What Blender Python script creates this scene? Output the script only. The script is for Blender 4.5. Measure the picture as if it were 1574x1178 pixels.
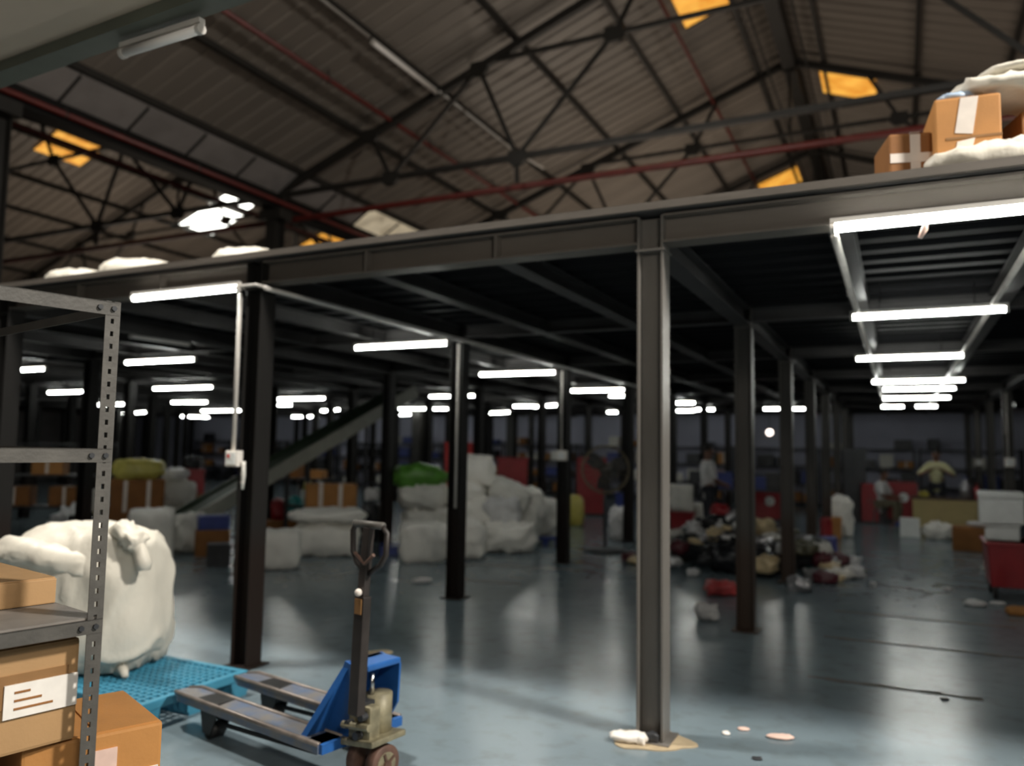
import bpy, bmesh, math, random
from mathutils import Vector, Matrix, noise
random.seed(7)
S = bpy.context.scene
for o in list(bpy.data.objects): bpy.data.objects.remove(o)
COL = S.collection
PI = math.pi

# ------------------------------------------------------------------ camera
CX, CY, FPX = 787.0, 589.0, 1215.4
YAW, PITCH, ROLL, CAMH = .4546, .0831, .0156, 1.583
_f = Vector((-math.sin(YAW)*math.cos(PITCH), math.cos(YAW)*math.cos(PITCH), math.sin(PITCH)))
_r = Vector((math.cos(YAW), math.sin(YAW), 0)); _u = _r.cross(_f)
RI = _r*math.cos(ROLL)+_u*math.sin(ROLL); UP = RI.cross(_f); FW = _f
EYE = Vector((0, 0, CAMH))
cam = bpy.data.cameras.new('camera'); camo = bpy.data.objects.new('camera', cam); COL.objects.link(camo)
M = Matrix((RI, UP, -FW)).transposed().to_4x4(); M.translation = EYE
camo.matrix_world = M
cam.sensor_width = 36; cam.sensor_fit = 'HORIZONTAL'; cam.lens = FPX/1574*36
cam.clip_end = 200; cam.clip_start = .05
cam.dof.use_dof = True; cam.dof.focus_distance = 2.5; cam.dof.aperture_fstop = 1.5
S.camera = camo

# surveying helpers: a pixel of the 1574x1178 photograph -> a point on a plane of the hall
def ray(x, y): return (FW+RI*((x-CX)/FPX)-UP*((y-CY)/FPX))
def atz(x, y, z=0.0):
    v = ray(x, y); return EYE+v*((z-CAMH)/v.z)
def aty(x, y, Y):
    v = ray(x, y); return EYE+v*(Y/v.y)
def depth(p): return (p-EYE).dot(FW)
def px(p):
    v = Vector(p)-EYE; d = v.dot(FW); return (CX+FPX*v.dot(RI)/d, CY-FPX*v.dot(UP)/d, d)
def seen(p, m=160):
    a = px(p); return a[2] > .3 and -m < a[0] < 1574+m

# ------------------------------------------------------------------ world, lights, exposure
W = bpy.data.worlds.new('world'); S.world = W; W.use_nodes = True
W.node_tree.nodes['Background'].inputs[0].default_value = (.64, .56, .47, 1)
W.node_tree.nodes['Background'].inputs[1].default_value = .13
def area(name, loc, target, size, power, col, sy=None):
    l = bpy.data.lights.new(name, 'AREA'); l.energy = power; l.color = col; l.size = size
    if sy: l.shape = 'RECTANGLE'; l.size_y = sy
    else: l.shape = 'DISK'
    o = bpy.data.objects.new(name, l); COL.objects.link(o); o.location = loc
    o.rotation_euler = (Vector(target)-Vector(loc)).to_track_quat('-Z', 'Y').to_euler(); return o
area('high_bay_lamp', (5.2, 2.9, 7.0), (-1.5, 3.3, 0), .8, 1050, (1, .95, .87))
area('high_bay_lamp_left', (-6.2, 2.95, 8.4), (-3.0, 3.3, 0), .8, 690, (1, .95, .87))
area('porch_lamp', (1.6, -.6, 3.4), (-1.2, 2.2, .6), 1.2, 75, (1, .93, .82), .3)
area('roof_fill', (-5, 21, 3.7), (-5, 21.01, 10), 7, 225, (1, .84, .68))  # added upward fill for the far roof, no fixture known there
area('neighbour_roof_fill', (-23, 19, 3.7), (-23, 19.01, 10), 7, 230, (1, .84, .68))  # unseen area light added to brighten the neighbouring gable's roof
area('roof_fill_right', (4.5, 15, 3.7), (3.5, 15, 10), 4, 90, (1, .84, .70))  # added fill for the dark right slope, not a hall fixture
TUBE_STRENGTH = 30.0
S.view_settings.view_transform = 'Standard'; S.view_settings.look = 'None'
S.view_settings.gamma = 1; S.view_settings.use_curve_mapping = False
S.view_settings.exposure = 0.0

# ------------------------------------------------------------------ materials
MATS = {}
def mat(name, col, rough=.6, metal=0, var=.15, scale=6, bump=0, bscale=40, stretch=(1, 1, 1), emit=None, spec=.5, col2=None, cscale=None):
    if name in MATS: return MATS[name]
    m = bpy.data.materials.new(name); m.use_nodes = True; nt = m.node_tree; b = nt.nodes['Principled BSDF']
    b.inputs['Roughness'].default_value = rough; b.inputs['Metallic'].default_value = metal
    b.inputs['Specular IOR Level'].default_value = spec
    tc = nt.nodes.new('ShaderNodeTexCoord'); mp = nt.nodes.new('ShaderNodeMapping'); mp.inputs['Scale'].default_value = stretch
    nt.links.new(tc.outputs['Object'], mp.inputs[0])
    n = nt.nodes.new('ShaderNodeTexNoise'); n.inputs['Scale'].default_value = cscale or scale; n.inputs['Detail'].default_value = 5
    nt.links.new(mp.outputs[0], n.inputs['Vector'])
    r = nt.nodes.new('ShaderNodeValToRGB'); c = Vector(col)
    r.color_ramp.elements[0].position = .35; r.color_ramp.elements[1].position = .68
    c0 = col2 if col2 else tuple(c*(1-var)); r.color_ramp.elements[0].color = (*c0, 1)
    r.color_ramp.elements[1].color = (*(col if col2 else tuple(c*(1+var*.6))), 1)
    nt.links.new(n.outputs['Fac'], r.inputs[0]); nt.links.new(r.outputs[0], b.inputs['Base Color'])
    if bump:
        n2 = nt.nodes.new('ShaderNodeTexNoise'); n2.inputs['Scale'].default_value = bscale; n2.inputs['Detail'].default_value = 3
        nt.links.new(mp.outputs[0], n2.inputs['Vector'])
        bp = nt.nodes.new('ShaderNodeBump'); bp.inputs['Strength'].default_value = bump; bp.inputs['Distance'].default_value = .02
        nt.links.new(n2.outputs['Fac'], bp.inputs['Height']); nt.links.new(bp.outputs[0], b.inputs['Normal'])
    if emit:
        b.inputs['Emission Color'].default_value = (*emit[0], 1); b.inputs['Emission Strength'].default_value = emit[1]
    MATS[name] = m; return m
def srgb(r, g, b): return tuple(((v/255)/12.92 if v/255 <= .04045 else ((v/255+.055)/1.055)**2.4) for v in (r, g, b))

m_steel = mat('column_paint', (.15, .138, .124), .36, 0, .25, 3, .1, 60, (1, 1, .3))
m_beam = mat('beam_paint', (.135, .117, .10), .45, 0, .2, 3, .1, 40, (.3, 1, 1))
m_beamd = mat('beam_dark', (.05, .047, .046), .55, 0, .2, 3, spec=.3)
m_truss = mat('truss_paint', (.016, .0145, .012), .55, 0, .2, 3)
m_gut = mat('gutter_paint', (.006, .0055, .005), .6, 0, .2, 3, spec=.25)
m_purlin = mat('purlin_paint', (.016, .014, .011), .6, 0, .2, 3)
m_sheet = mat('roof_sheet', (.20, .175, .15), .42, .0, .16, .5, .04, 9, (.35, 2, 1))
m_flat = mat('eave_panel_paint', (.26, .24, .23), .5, 0, .15, 2)
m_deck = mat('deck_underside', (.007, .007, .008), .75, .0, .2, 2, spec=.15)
m_red = mat('red_pipe_paint', (.11, .013, .009), .45, 0, .2, 5)
m_redd = mat('red_enamel', (.30, .012, .018), .4, 0, .15, 4)
m_cond = mat('white_conduit', (.55, .52, .48), .4, 0, .12, 6)
m_galv = mat('galvanised', (.085, .079, .07), .55, .1, .2, 14, .08, 80)
m_rail_dark = mat('end_rail_paint', (.07, .066, .06), .5, .2, .2, 9)
m_shelf = mat('shelf_plate', (.22, .2, .18), .5, .1, .15, 10)
m_card = mat('cardboard', srgb(170, 134, 92), .75, 0, .10, 5, .05, 90)
m_card2 = mat('cardboard_orange', srgb(178, 124, 66), .7, 0, .12, 5, .05, 90)
m_cardd = mat('cardboard_dark', srgb(140, 92, 45), .75, 0, .14, 5, .05, 90)
m_tapeb = mat('brown_tape', srgb(140, 104, 66), .35, 0, .1, 8)
m_tapew = mat('white_tape', srgb(225, 215, 205), .35, 0, .08, 10)
m_paper = mat('label_paper', srgb(232, 226, 218), .6, 0, .06, 20)
m_pink = mat('label_pink', srgb(222, 190, 176), .5, 0, .1, 20)
m_sack = mat('woven_sack', srgb(216, 210, 196), .5, 0, .07, 5, .5, 11, (1, 1, .55))
m_sack_lift = mat('woven_sack_lifted', srgb(243, 240, 232), .5, 0, .07, 5, .5, 11, (1, 1, .55))  # copy of woven_sack, colour lifted to offset the dim light under the deck
m_sackg = mat('grey_sack', srgb(216, 214, 206), .5, 0, .10, 5, .5, 10, (1, 1, .6))
m_film = mat('white_film', srgb(214, 214, 214), .25, 0, .1, 8, .6, 16)
m_green = mat('green_sack', srgb(86, 140, 52), .35, 0, .2, 6, .4, 12)
m_yel = mat('yellow_sack', srgb(190, 180, 90), .4, 0, .15, 6, .4, 12)
m_black = mat('black_rubber', (.012, .012, .012), .5, 0, .2, 8)
m_blackp = mat('black_plastic', (.018, .019, .022), .25, 0, .2, 8, .5, 14)
m_dark = mat('dark_steel', (.04, .042, .046), .45, .2, .2, 6)
m_blue = mat('blue_enamel', srgb(40, 92, 158), .35, 0, .15, 8)
m_bluew = mat('blue_worn', (.085, .13, .22), .4, 0, .3, 9, .1, 40, (1, 1, 1), col2=(.17, .16, .15))
m_tiller = mat('tiller_paint', (.035, .028, .025), .5, .1, .3, 9)
m_forkedge = mat('worn_steel', (.20, .17, .15), .4, .4, .3, 12)
m_pal = mat('blue_pallet', srgb(66, 138, 166), .4, 0, .12, 6)
m_rust = mat('rusty_wheel', (.13, .07, .05), .6, .1, .35, 14)
m_greasy = mat('greasy_casting', (.28, .25, .16), .5, .2, .35, 16)
m_chrome = mat('chrome', (.6, .6, .6), .15, 1, .05, 6)
m_skin = mat('skin', (.20, .095, .06), .5, 0, .1, 6)
m_hair = mat('hair', (.01, .009, .008), .5, 0, .2, 20)
m_shirty = mat('pale_yellow_shirt', srgb(206, 204, 160), .7, 0, .1, 10, .2, 20)
m_shirtw = mat('white_shirt', srgb(205, 205, 205), .7, 0, .1, 10, .2, 20)
m_cloth = mat('dark_cloth', (.02, .022, .03), .8, 0, .2, 10)
m_khaki = mat('khaki_cloth', (.16, .14, .09), .8, 0, .2, 10)
m_shoe = mat('blue_shoe', (.03, .06, .25), .6, 0, .1, 10)
m_ply = mat('desk_panel', srgb(190, 170, 116), .55, 0, .08, 5, 0, 40, (1, 1, 4))
m_wood = mat('dark_wood', (.09, .05, .03), .5, 0, .2, 5)
m_foam = mat('white_foam', srgb(228, 230, 228), .6, 0, .05, 10, .2, 60)
m_teal = mat('teal_plastic', srgb(30, 140, 140), .4, 0, .15, 8, .4, 14)
m_bluep = mat('blue_plastic', (.03, .05, .22), .4, 0, .15, 8, .3, 14)
m_maroon = mat('maroon_plastic', (.09, .014, .022), .35, 0, .2, 8, .4, 14)
m_coral = mat('coral_plastic', srgb(200, 80, 80), .35, 0, .2, 8, .4, 14)
m_belt = mat('belt_green', (.022, .04, .02), .55, 0, .2, 4)
m_rail = mat('conveyor_rail', (.30, .30, .26), .45, 0, .1, 6)
m_wall = mat('back_wall_paint', (.46, .47, .58), .7, 0, .1, 1)
m_brick = mat('wall_paint', (.22, .2, .19), .8, 0, .15, 1.5)
m_soffit = mat('soffit_paint', (.60, .49, .38), .8, 0, .06, 2)
m_edge = mat('soffit_edge_paint', (.10, .11, .085), .6, 0, .15, 3)
m_tube = mat('tube_lit', (1, 1, 1), .4, 0, 0, 1, emit=((.97, 1, .94), TUBE_STRENGTH))
m_tubeoff = mat('tube_unlit', (.88, .84, .80), .6, 0, .05, 6)
m_orange = mat('amber_sheet', (.6, .3, .05), .5, 0, .25, 3, emit=((1, .40, .045), .85))
m_whsky = mat('white_sheet', (.8, .8, .75), .5, 0, .1, 3, emit=((1, 1, .92), 5.0))
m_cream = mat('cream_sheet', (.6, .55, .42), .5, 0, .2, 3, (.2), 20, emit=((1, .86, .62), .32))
m_bulb = mat('bulb', (1, 1, 1), .4, 0, 0, 1, emit=((1, .85, .75), 6.0))
m_joint = mat('joint_filler', (.05, .045, .035), .7, 0, .3, 10)
m_stain = mat('base_grout', srgb(176, 158, 128), .8, 0, .15, 12)
m_redmark = mat('red_print', (.6, .06, .04), .5, 0, .05, 10)
m_silver = mat('silver_foil', (.5, .5, .52), .3, .7, .2, 10, .5, 20)

# amber sheet: dirt mottling also in the light that comes through
def mottle(m, c0, c1, sc):
    nt = m.node_tree; b = nt.nodes['Principled BSDF']; tc = nt.nodes.new('ShaderNodeTexCoord')
    n = nt.nodes.new('ShaderNodeTexNoise'); n.inputs['Scale'].default_value = sc; n.inputs['Detail'].default_value = 4
    r = nt.nodes.new('ShaderNodeValToRGB'); r.color_ramp.elements[0].position = .3; r.color_ramp.elements[1].position = .62
    r.color_ramp.elements[0].color = (*c0, 1); r.color_ramp.elements[1].color = (*c1, 1)
    nt.links.new(tc.outputs['Object'], n.inputs['Vector']); nt.links.new(n.outputs['Fac'], r.inputs[0]); nt.links.new(r.outputs[0], b.inputs['Emission Color'])
mottle(m_orange, (.75, .26, .02), (1, .50, .08), 3.0)
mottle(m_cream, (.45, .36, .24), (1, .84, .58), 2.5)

# column: brown-painted foot (a paint line at fixed height)
def two_tone(m, low, h, soft=.12):
    nt = m.node_tree; b = nt.nodes['Principled BSDF']; src = b.inputs['Base Color'].links[0].from_socket
    g = nt.nodes.new('ShaderNodeNewGeometry'); sx = nt.nodes.new('ShaderNodeSeparateXYZ'); nt.links.new(g.outputs['Position'], sx.inputs[0])
    mr = nt.nodes.new('ShaderNodeMapRange'); mr.inputs['From Min'].default_value = h-soft; mr.inputs['From Max'].default_value = h+soft
    nt.links.new(sx.outputs['Z'], mr.inputs['Value']); mx = nt.nodes.new('ShaderNodeMix'); mx.data_type = 'RGBA'
    nt.links.new(mr.outputs[0], mx.inputs['Factor']); mx.inputs[6].default_value = (*low, 1); nt.links.new(src, mx.inputs[7])
    nt.links.new(mx.outputs[2], b.inputs['Base Color'])
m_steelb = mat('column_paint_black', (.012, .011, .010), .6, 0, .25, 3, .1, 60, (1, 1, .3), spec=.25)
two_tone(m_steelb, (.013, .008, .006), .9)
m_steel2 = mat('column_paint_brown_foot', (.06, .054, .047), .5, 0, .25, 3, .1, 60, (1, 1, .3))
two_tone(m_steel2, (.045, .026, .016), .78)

def floor_material():
    m = bpy.data.materials.new('epoxy_floor'); m.use_nodes = True; nt = m.node_tree; b = nt.nodes['Principled BSDF']
    tc = nt.nodes.new('ShaderNodeTexCoord')
    def nz(sc, det=5):
        n = nt.nodes.new('ShaderNodeTexNoise'); n.inputs['Scale'].default_value = sc; n.inputs['Detail'].default_value = det
        nt.links.new(tc.outputs['Object'], n.inputs['Vector']); return n
    a = nz(.55); r = nt.nodes.new('ShaderNodeValToRGB')
    r.color_ramp.elements[0].position = .3; r.color_ramp.elements[0].color = (.142, .187, .215, 1)
    r.color_ramp.elements[1].position = .72; r.color_ramp.elements[1].color = (.19, .242, .268, 1)
    nt.links.new(a.outputs['Fac'], r.inputs[0])
    d = nz(7); r2 = nt.nodes.new('ShaderNodeValToRGB'); r2.color_ramp.elements[0].position = .3; r2.color_ramp.elements[0].color = (.82, .8, .76, 1)
    r2.color_ramp.elements[1].position = .5; r2.color_ramp.elements[1].color = (1, 1, 1, 1)
    nt.links.new(d.outputs['Fac'], r2.inputs[0])
    mx = nt.nodes.new('ShaderNodeMix'); mx.data_type = 'RGBA'; mx.blend_type = 'MULTIPLY'; mx.inputs['Factor'].default_value = .8
    nt.links.new(r.outputs[0], mx.inputs[6]); nt.links.new(r2.outputs[0], mx.inputs[7]); nt.links.new(mx.outputs[2], b.inputs['Base Color'])
    c = nz(2.2); mr = nt.nodes.new('ShaderNodeMapRange'); mr.inputs['To Min'].default_value = .15; mr.inputs['To Max'].default_value = .31
    nt.links.new(c.outputs['Fac'], mr.inputs['Value']); nt.links.new(mr.outputs[0], b.inputs['Roughness'])
    e = nz(5, 3); bp = nt.nodes.new('ShaderNodeBump'); bp.inputs['Strength'].default_value = .06; bp.inputs['Distance'].default_value = .02
    nt.links.new(e.outputs['Fac'], bp.inputs['Height']); nt.links.new(bp.outputs[0], b.inputs['Normal'])
    return m
m_floor = floor_material()

# ------------------------------------------------------------------ mesh builder
class MB:
    def __init__(s): s.v = []; s.f = []
    def add(s, vs, fs):
        n = len(s.v); s.v += [Vector(v) for v in vs]; s.f += [tuple(i+n for i in f) for f in fs]; return s
    def box(s, x0, x1, y0, y1, z0, z1):
        return s.add([(x0,y0,z0),(x1,y0,z0),(x1,y1,z0),(x0,y1,z0),(x0,y0,z1),(x1,y0,z1),(x1,y1,z1),(x0,y1,z1)],
                     [(0,3,2,1),(4,5,6,7),(0,1,5,4),(1,2,6,5),(2,3,7,6),(3,0,4,7)])
    def bar(s, a, b, w, h, up=(0, 0, 1)):
        a = Vector(a); b = Vector(b); d = (b-a).normalized(); u = Vector(up)
        if abs(d.dot(u)) > .98: u = Vector((0, 1, 0))
        r = d.cross(u).normalized(); u = r.cross(d)
        c = [(-w/2,-h/2),(w/2,-h/2),(w/2,h/2),(-w/2,h/2)]
        return s.add([a+r*i+u*j for i, j in c]+[b+r*i+u*j for i, j in c], [(0,1,2,3),(7,6,5,4),(0,4,5,1),(1,5,6,2),(2,6,7,3),(3,7,4,0)])
    def tube(s, pts, r, n=8, caps=True):
        pts = [Vector(p) for p in pts]; rs = r if isinstance(r, (list, tuple)) else [r]*len(pts); base = len(s.v); ref = None
        for k, p in enumerate(pts):
            d = (pts[min(k+1, len(pts)-1)]-pts[max(k-1, 0)]).normalized()
            if ref is None:
                ref = d.orthogonal().normalized()
            ref = (ref-d*ref.dot(d)).normalized(); q = d.cross(ref)
            for i in range(n):
                a = 2*PI*i/n; s.v.append(p+(ref*math.cos(a)+q*math.sin(a))*rs[k])
        for k in range(len(pts)-1):
            for i in range(n):
                j = (i+1) % n; o = base+k*n; s.f.append((o+i, o+j, o+n+j, o+n+i))
        if caps:
            s.f.append(tuple(base+i for i in reversed(range(n)))); s.f.append(tuple(base+(len(pts)-1)*n+i for i in range(n)))
        return s
    def prism(s, poly, a, b, axis='y'):
        n = len(poly)
        def P(u, v, t): return {'y': (u, t, v), 'x': (t, u, v), 'z': (u, v, t)}[axis]
        return s.add([P(u, v, a) for u, v in poly]+[P(u, v, b) for u, v in poly],
                     [tuple(range(n)), tuple(reversed(range(n, 2*n)))]+[(i, i+n, (i+1) % n+n, (i+1) % n) for i in range(n)])
    def ring(s, c, R, r, axis='y', n=28, k=6):
        c = Vector(c); base = len(s.v)
        for i in range(n):
            a = 2*PI*i/n
            e = Vector({'y': (math.cos(a), 0, math.sin(a)), 'x': (0, math.cos(a), math.sin(a)), 'z': (math.cos(a), math.sin(a), 0)}[axis])
            w = Vector({'y': (0, 1, 0), 'x': (1, 0, 0), 'z': (0, 0, 1)}[axis])
            for j in range(k):
                b = 2*PI*j/k; s.v.append(c+e*(R+r*math.cos(b))+w*r*math.sin(b))
        for i in range(n):
            for j in range(k):
                s.f.append((base+i*k+j, base+((i+1) % n)*k+j, base+((i+1) % n)*k+(j+1) % k, base+i*k+(j+1) % k))
        return s
    def ball(s, c, rx, ry=None, rz=None, n=12, m=8):
        ry = ry or rx; rz = rz or rx; base = len(s.v); c = Vector(c)
        for i in range(m+1):
            t = PI*i/m
            for j in range(n):
                a = 2*PI*j/n; s.v.append(c+Vector((rx*math.sin(t)*math.cos(a), ry*math.sin(t)*math.sin(a), rz*math.cos(t))))
        for i in range(m):
            for j in range(n):
                s.f.append((base+i*n+j, base+(i+1)*n+j, base+(i+1)*n+(j+1) % n, base+i*n+(j+1) % n))
        return s
    def build(s, name, m, parent=None, smooth=False, bevel=0, loc=None):
        me = bpy.data.meshes.new(name); me.from_pydata([tuple(v) for v in s.v], [], s.f)
        bm = bmesh.new(); bm.from_mesh(me); bmesh.ops.remove_doubles(bm, verts=bm.verts, dist=1e-5); bmesh.ops.recalc_face_normals(bm, faces=bm.faces)
        if bevel: bmesh.ops.bevel(bm, geom=list(bm.edges), offset=bevel, segments=2, affect='EDGES', profile=.6)
        bm.to_mesh(me); bm.free()
        if smooth:
            for p in me.polygons: p.use_smooth = True
        me.materials.append(m); o = bpy.data.objects.new(name, me); COL.objects.link(o)
        if parent: o.parent = parent
        if loc is not None: o.location = loc
        return o
def thing(name, label, cat, loc=(0, 0, 0), rz=0, group=None, kind=None):
    o = bpy.data.objects.new(name, None); COL.objects.link(o); o.empty_display_size = .2
    o.location = loc; o.rotation_euler = (0, 0, rz); return tag(o, label, cat, group, kind)
def tag(o, label=None, cat=None, group=None, kind=None):
    if label: o['label'] = label
    if cat: o['category'] = cat
    if group: o['group'] = group
    if kind: o['kind'] = kind
    return o
KIDS = {}
def kids(o): return [c for c in COL.objects if c.parent == o]
def dup(o, loc=None, rz=None, label=None, group=None):
    def rec(a, par):
        c = a.copy(); COL.objects.link(c)
        if par: c.parent = par
        for ch in a.children: rec(ch, c)
        return c
    r = rec(o, None)
    if loc is not None: r.location = loc
    if rz is not None: r.rotation_euler = (0, 0, rz)
    if label: r['label'] = label
    if group: r['group'] = group
    return r
ORD = ['first', 'second', 'third', 'fourth', 'fifth', 'sixth', 'seventh', 'eighth', 'ninth', 'tenth', 'eleventh', 'twelfth', 'thirteenth', 'fourteenth', 'fifteenth', 'sixteenth']
def nth(i): return ORD[i] if i < 16 else f'{i+1}th' if (i+1) % 10 not in (1, 2, 3) else f"{i+1}{ {1: 'st', 2: 'nd', 3: 'rd'}[(i+1) % 10] }"
def struct(o): o['kind'] = 'structure'; return o

# ------------------------------------------------------------------ the setting
floor = struct(MB().box(-34, 9, -4, 38, -.12, 0).build('floor', m_floor))
for k, y in enumerate([6.13, 7.52, 8.79]):           # patched saw cuts across the aisle
    pts = [(-.62+i*.12, y+.012*math.sin(i*2.1+k)) for i in range(14 if k else 10)]
    mb = MB()
    for (x, yy), (x2, y2) in zip(pts, pts[1:]):
        w = .030+.010*math.sin(x*23+k); mb.add([(x,yy-w,0),(x2,y2-w,0),(x2,y2+w,0),(x,yy+w,0),(x,yy-w,.002),(x2,y2-w,.002),(x2,y2+w,.002),(x,yy+w,.002)],[(4,5,6,7),(0,1,5,4),(2,3,7,6),(1,2,6,5),(3,0,4,7)])
    mb.build('joint_strip', m_joint, floor)
m_line = mat('worn_line_paint', (.19, .15, .14), .6, 0, .3, 8)
for (a, b) in [((700, 866), (880, 876)), ((700, 890), (800, 898))]:
    A = atz(*a); B = atz(*b); MB().bar((A.x, A.y, .001), (B.x, B.y, .001), .07, .002).build('painted_line', m_line, floor)
struct(MB().box(-33.2, 8.2, 26.3, 26.5, 0, 3.0).build('wall_back', m_wall))
struct(MB().box(-33.2, 8.2, 37, 37.2, 0, 11.4).build('wall_gable', m_brick))
struct(MB().box(8, 8.2, 2, 37, 0, 7.4).build('wall_right', m_brick))
struct(MB().box(-33.2, -33, -2, 37, 0, 7.4).build('wall_left', m_brick))

# roof: two gables side by side, ribbed sheets laid ridge to eave
XR, ZR, SL, HALF = -2.12, 10.94, .367, 10.1
ceiling = thing('ceiling', None, None); ceiling['kind'] = 'structure'
def sheet_mesh(sgn):
    mb = MB(); prof = []; w = 1.05
    for r in range(3):
        y0 = r*.35; prof += [(y0, 0), (y0+.255, 0), (y0+.28, .034), (y0+.325, .034), (y0+.35, 0)]
    L = HALF+.05; vs = []; fs = []
    for (y, h) in prof:
        vs.append((0, y, h)); vs.append((sgn*L, y, h-SL*L))
    for i in range(len(prof)-1): fs.append((2*i, 2*i+1, 2*i+3, 2*i+2))
    return mb.add(vs, fs)
SHEETZ = .12
for xr in (XR, XR-2*HALF-.0):
    for sgn in (-1, 1):
        if xr < -10 and sgn == -1: pass
        first = None; y = 3.2
        while y < 36.5:
            if first is None: first = o = sheet_mesh(sgn).build('roof_sheet', m_sheet, ceiling)
            else:
                o = first.copy(); COL.objects.link(o)
            o.location = (xr, y, ZR+SHEETZ); y += 1.05
XR2 = XR-2*HALF
# soffit of the floor slab over the camera
EA = atz(10, 133, 3.56); EB = atz(362, 10, 3.56); ED = (EB-EA).normalized(); ea = math.atan2(ED.y, ED.x)
def slab_edge(x0, x1, y0, y1, z0, z1, nm, m):
    o = struct(MB().box(x0, x1, y0, y1, z0, z1).build(nm, m)); o.location = (EA.x, EA.y, 0); o.rotation_euler = (0, 0, ea); return o
slab_edge(-5, 4.6, -5.4, -.12, 3.62, 3.8, 'ceiling_slab', m_soffit)
slab_edge(-5, 4.6, -.12, 0, 3.56, 3.8, 'trim_1', m_edge)
struct(MB().box(-33, 8, -3.9, -3.7, 0, 3.6).build('wall_front', m_brick))

# skylight sheets
def skylight(x0, x1, y0, y1, xr, sgn, m, label, nm='skylight', group=None):
    t = thing(nm, label, 'skylight', ((x0+x1)/2, (y0+y1)/2, 0), 0, group)
    def z(x): return ZR+SHEETZ-.035-SL*abs(x-xr)
    mb = MB(); n = 4; cx = (x0+x1)/2; cy = (y0+y1)/2
    for i in range(n):
        a = y0+(y1-y0)*i/n; b = y0+(y1-y0)*(i+1)/n
        mb = MB(); e = .012
        mb.add([(x0-cx,a+e-cy,z(x0)),(x1-cx,a+e-cy,z(x1)),(x1-cx,b-e-cy,z(x1)),(x0-cx,b-e-cy,z(x0)),(x0-cx,a+e-cy,z(x0)+.02),(x1-cx,a+e-cy,z(x1)+.02),(x1-cx,b-e-cy,z(x1)+.02),(x0-cx,b-e-cy,z(x0)+.02)],
               [(0,3,2,1),(4,5,6,7),(0,1,5,4),(1,2,6,5),(2,3,7,6),(3,0,4,7)])
        mb.build('pane', m, t)
    mb = MB()
    for a in (y0, y1): MB().bar((x0-cx, a-cy, z(x0)), (x1-cx, a-cy, z(x1)), .05, .03).build('frame_bar', m_truss, t)
    return t
skylight(-3.80, -2.90, 14.2, 15.82, XR, -1, m_orange, 'amber glowing skylight sheet at the top edge of the photo, near the ridge')
skylight(-1.52, -.30, 19.72, 21.05, XR, 1, m_orange, 'amber glowing skylight sheet on the right slope, left of the mezzanine cartons')
skylight(-4.0, -2.75, 26.2, 27.8, XR, -1, m_orange, 'amber glowing skylight sheet low above the front beam, beside the ridge')
skylight(-23.7, -22.6, 14.7, 16.3, XR2, -1, m_orange, 'amber glowing skylight sheet in the neighbouring gable, at the left of the photo')
pS = None
skylight(-24.9, -23.3, 21.3, 23.0, XR2, -1, m_whsky, 'dazzling white skylight sheet in the neighbouring gable, larger lower one')
skylight(-23.2, -22.45, 21.3, 22.8, XR2, -1, m_whsky, 'dazzling white skylight sheet in the neighbouring gable, smaller upper one')

def roofhit(x, y, xr, sgn=1):
    v = ray(x, y); k = SL*sgn; t = (ZR+k*(EYE.x-xr)-EYE.z)/(v.z-k*v.x); return EYE+v*t
q = roofhit(497, 374, XR2)
skylight(q.x-.75, q.x+.75, q.y-.7, q.y+.9, XR2, -1, m_orange, 'amber glowing skylight sheet just above the front beam, right of the stanchion')

# eave strip: flat panels between gutter and first purlin
for sidex in (-12.2,):
    t = thing('eave_strip', 'strip of flat grey and cream panels along the valley gutter', 'panels', (sidex, 7, 0))
    y = 6.6; i = 0
    while y < 30:
        y2 = y+1.28; m = m_cream if y > 14.6 else m_flat
        a, b = (-.02, 7.02), (.62, 7.42)
        mb = MB().add([(a[0],y-6.985,a[1]),(b[0],y-6.985,b[1]),(b[0],y2-7.015,b[1]),(a[0],y2-7.015,a[1]),(a[0]-.01,y-6.985,a[1]+.02),(b[0]-.01,y-6.985,b[1]+.02),(b[0]-.01,y2-7.015,b[1]+.02),(a[0]-.01,y2-7.015,a[1]+.02)],
                      [(0,3,2,1),(4,5,6,7),(0,1,5,4),(1,2,6,5),(2,3,7,6),(3,0,4,7)])
        mb.build('panel', m, t); y = y2; i += 1
    mb = MB()
    for k in range(int(24/1.28)): MB().bar((-.03, -.4+k*1.28, 7.0), (.6, -.4+k*1.28, 7.4), .04, .04).build('batten', m_truss, t)
gut = thing('valley_gutter', 'black box gutter beam running along the valley between the two gables', 'gutter', (-12.2, 6.6, 0))
MB().box(-.17, .17, 0, 30, 6.72, 6.75).build('bottom', m_gut, gut)
for sx in (-.17, .15): MB().box(sx, sx+.02, 0, 30, 6.75, 7.05).build('side', m_gut, gut)
for y in range(0, 30, 6): MB().box(-.2, .2, y+.3, y+.4, 6.66, 6.72).build('bracket', m_gut, gut)

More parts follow.
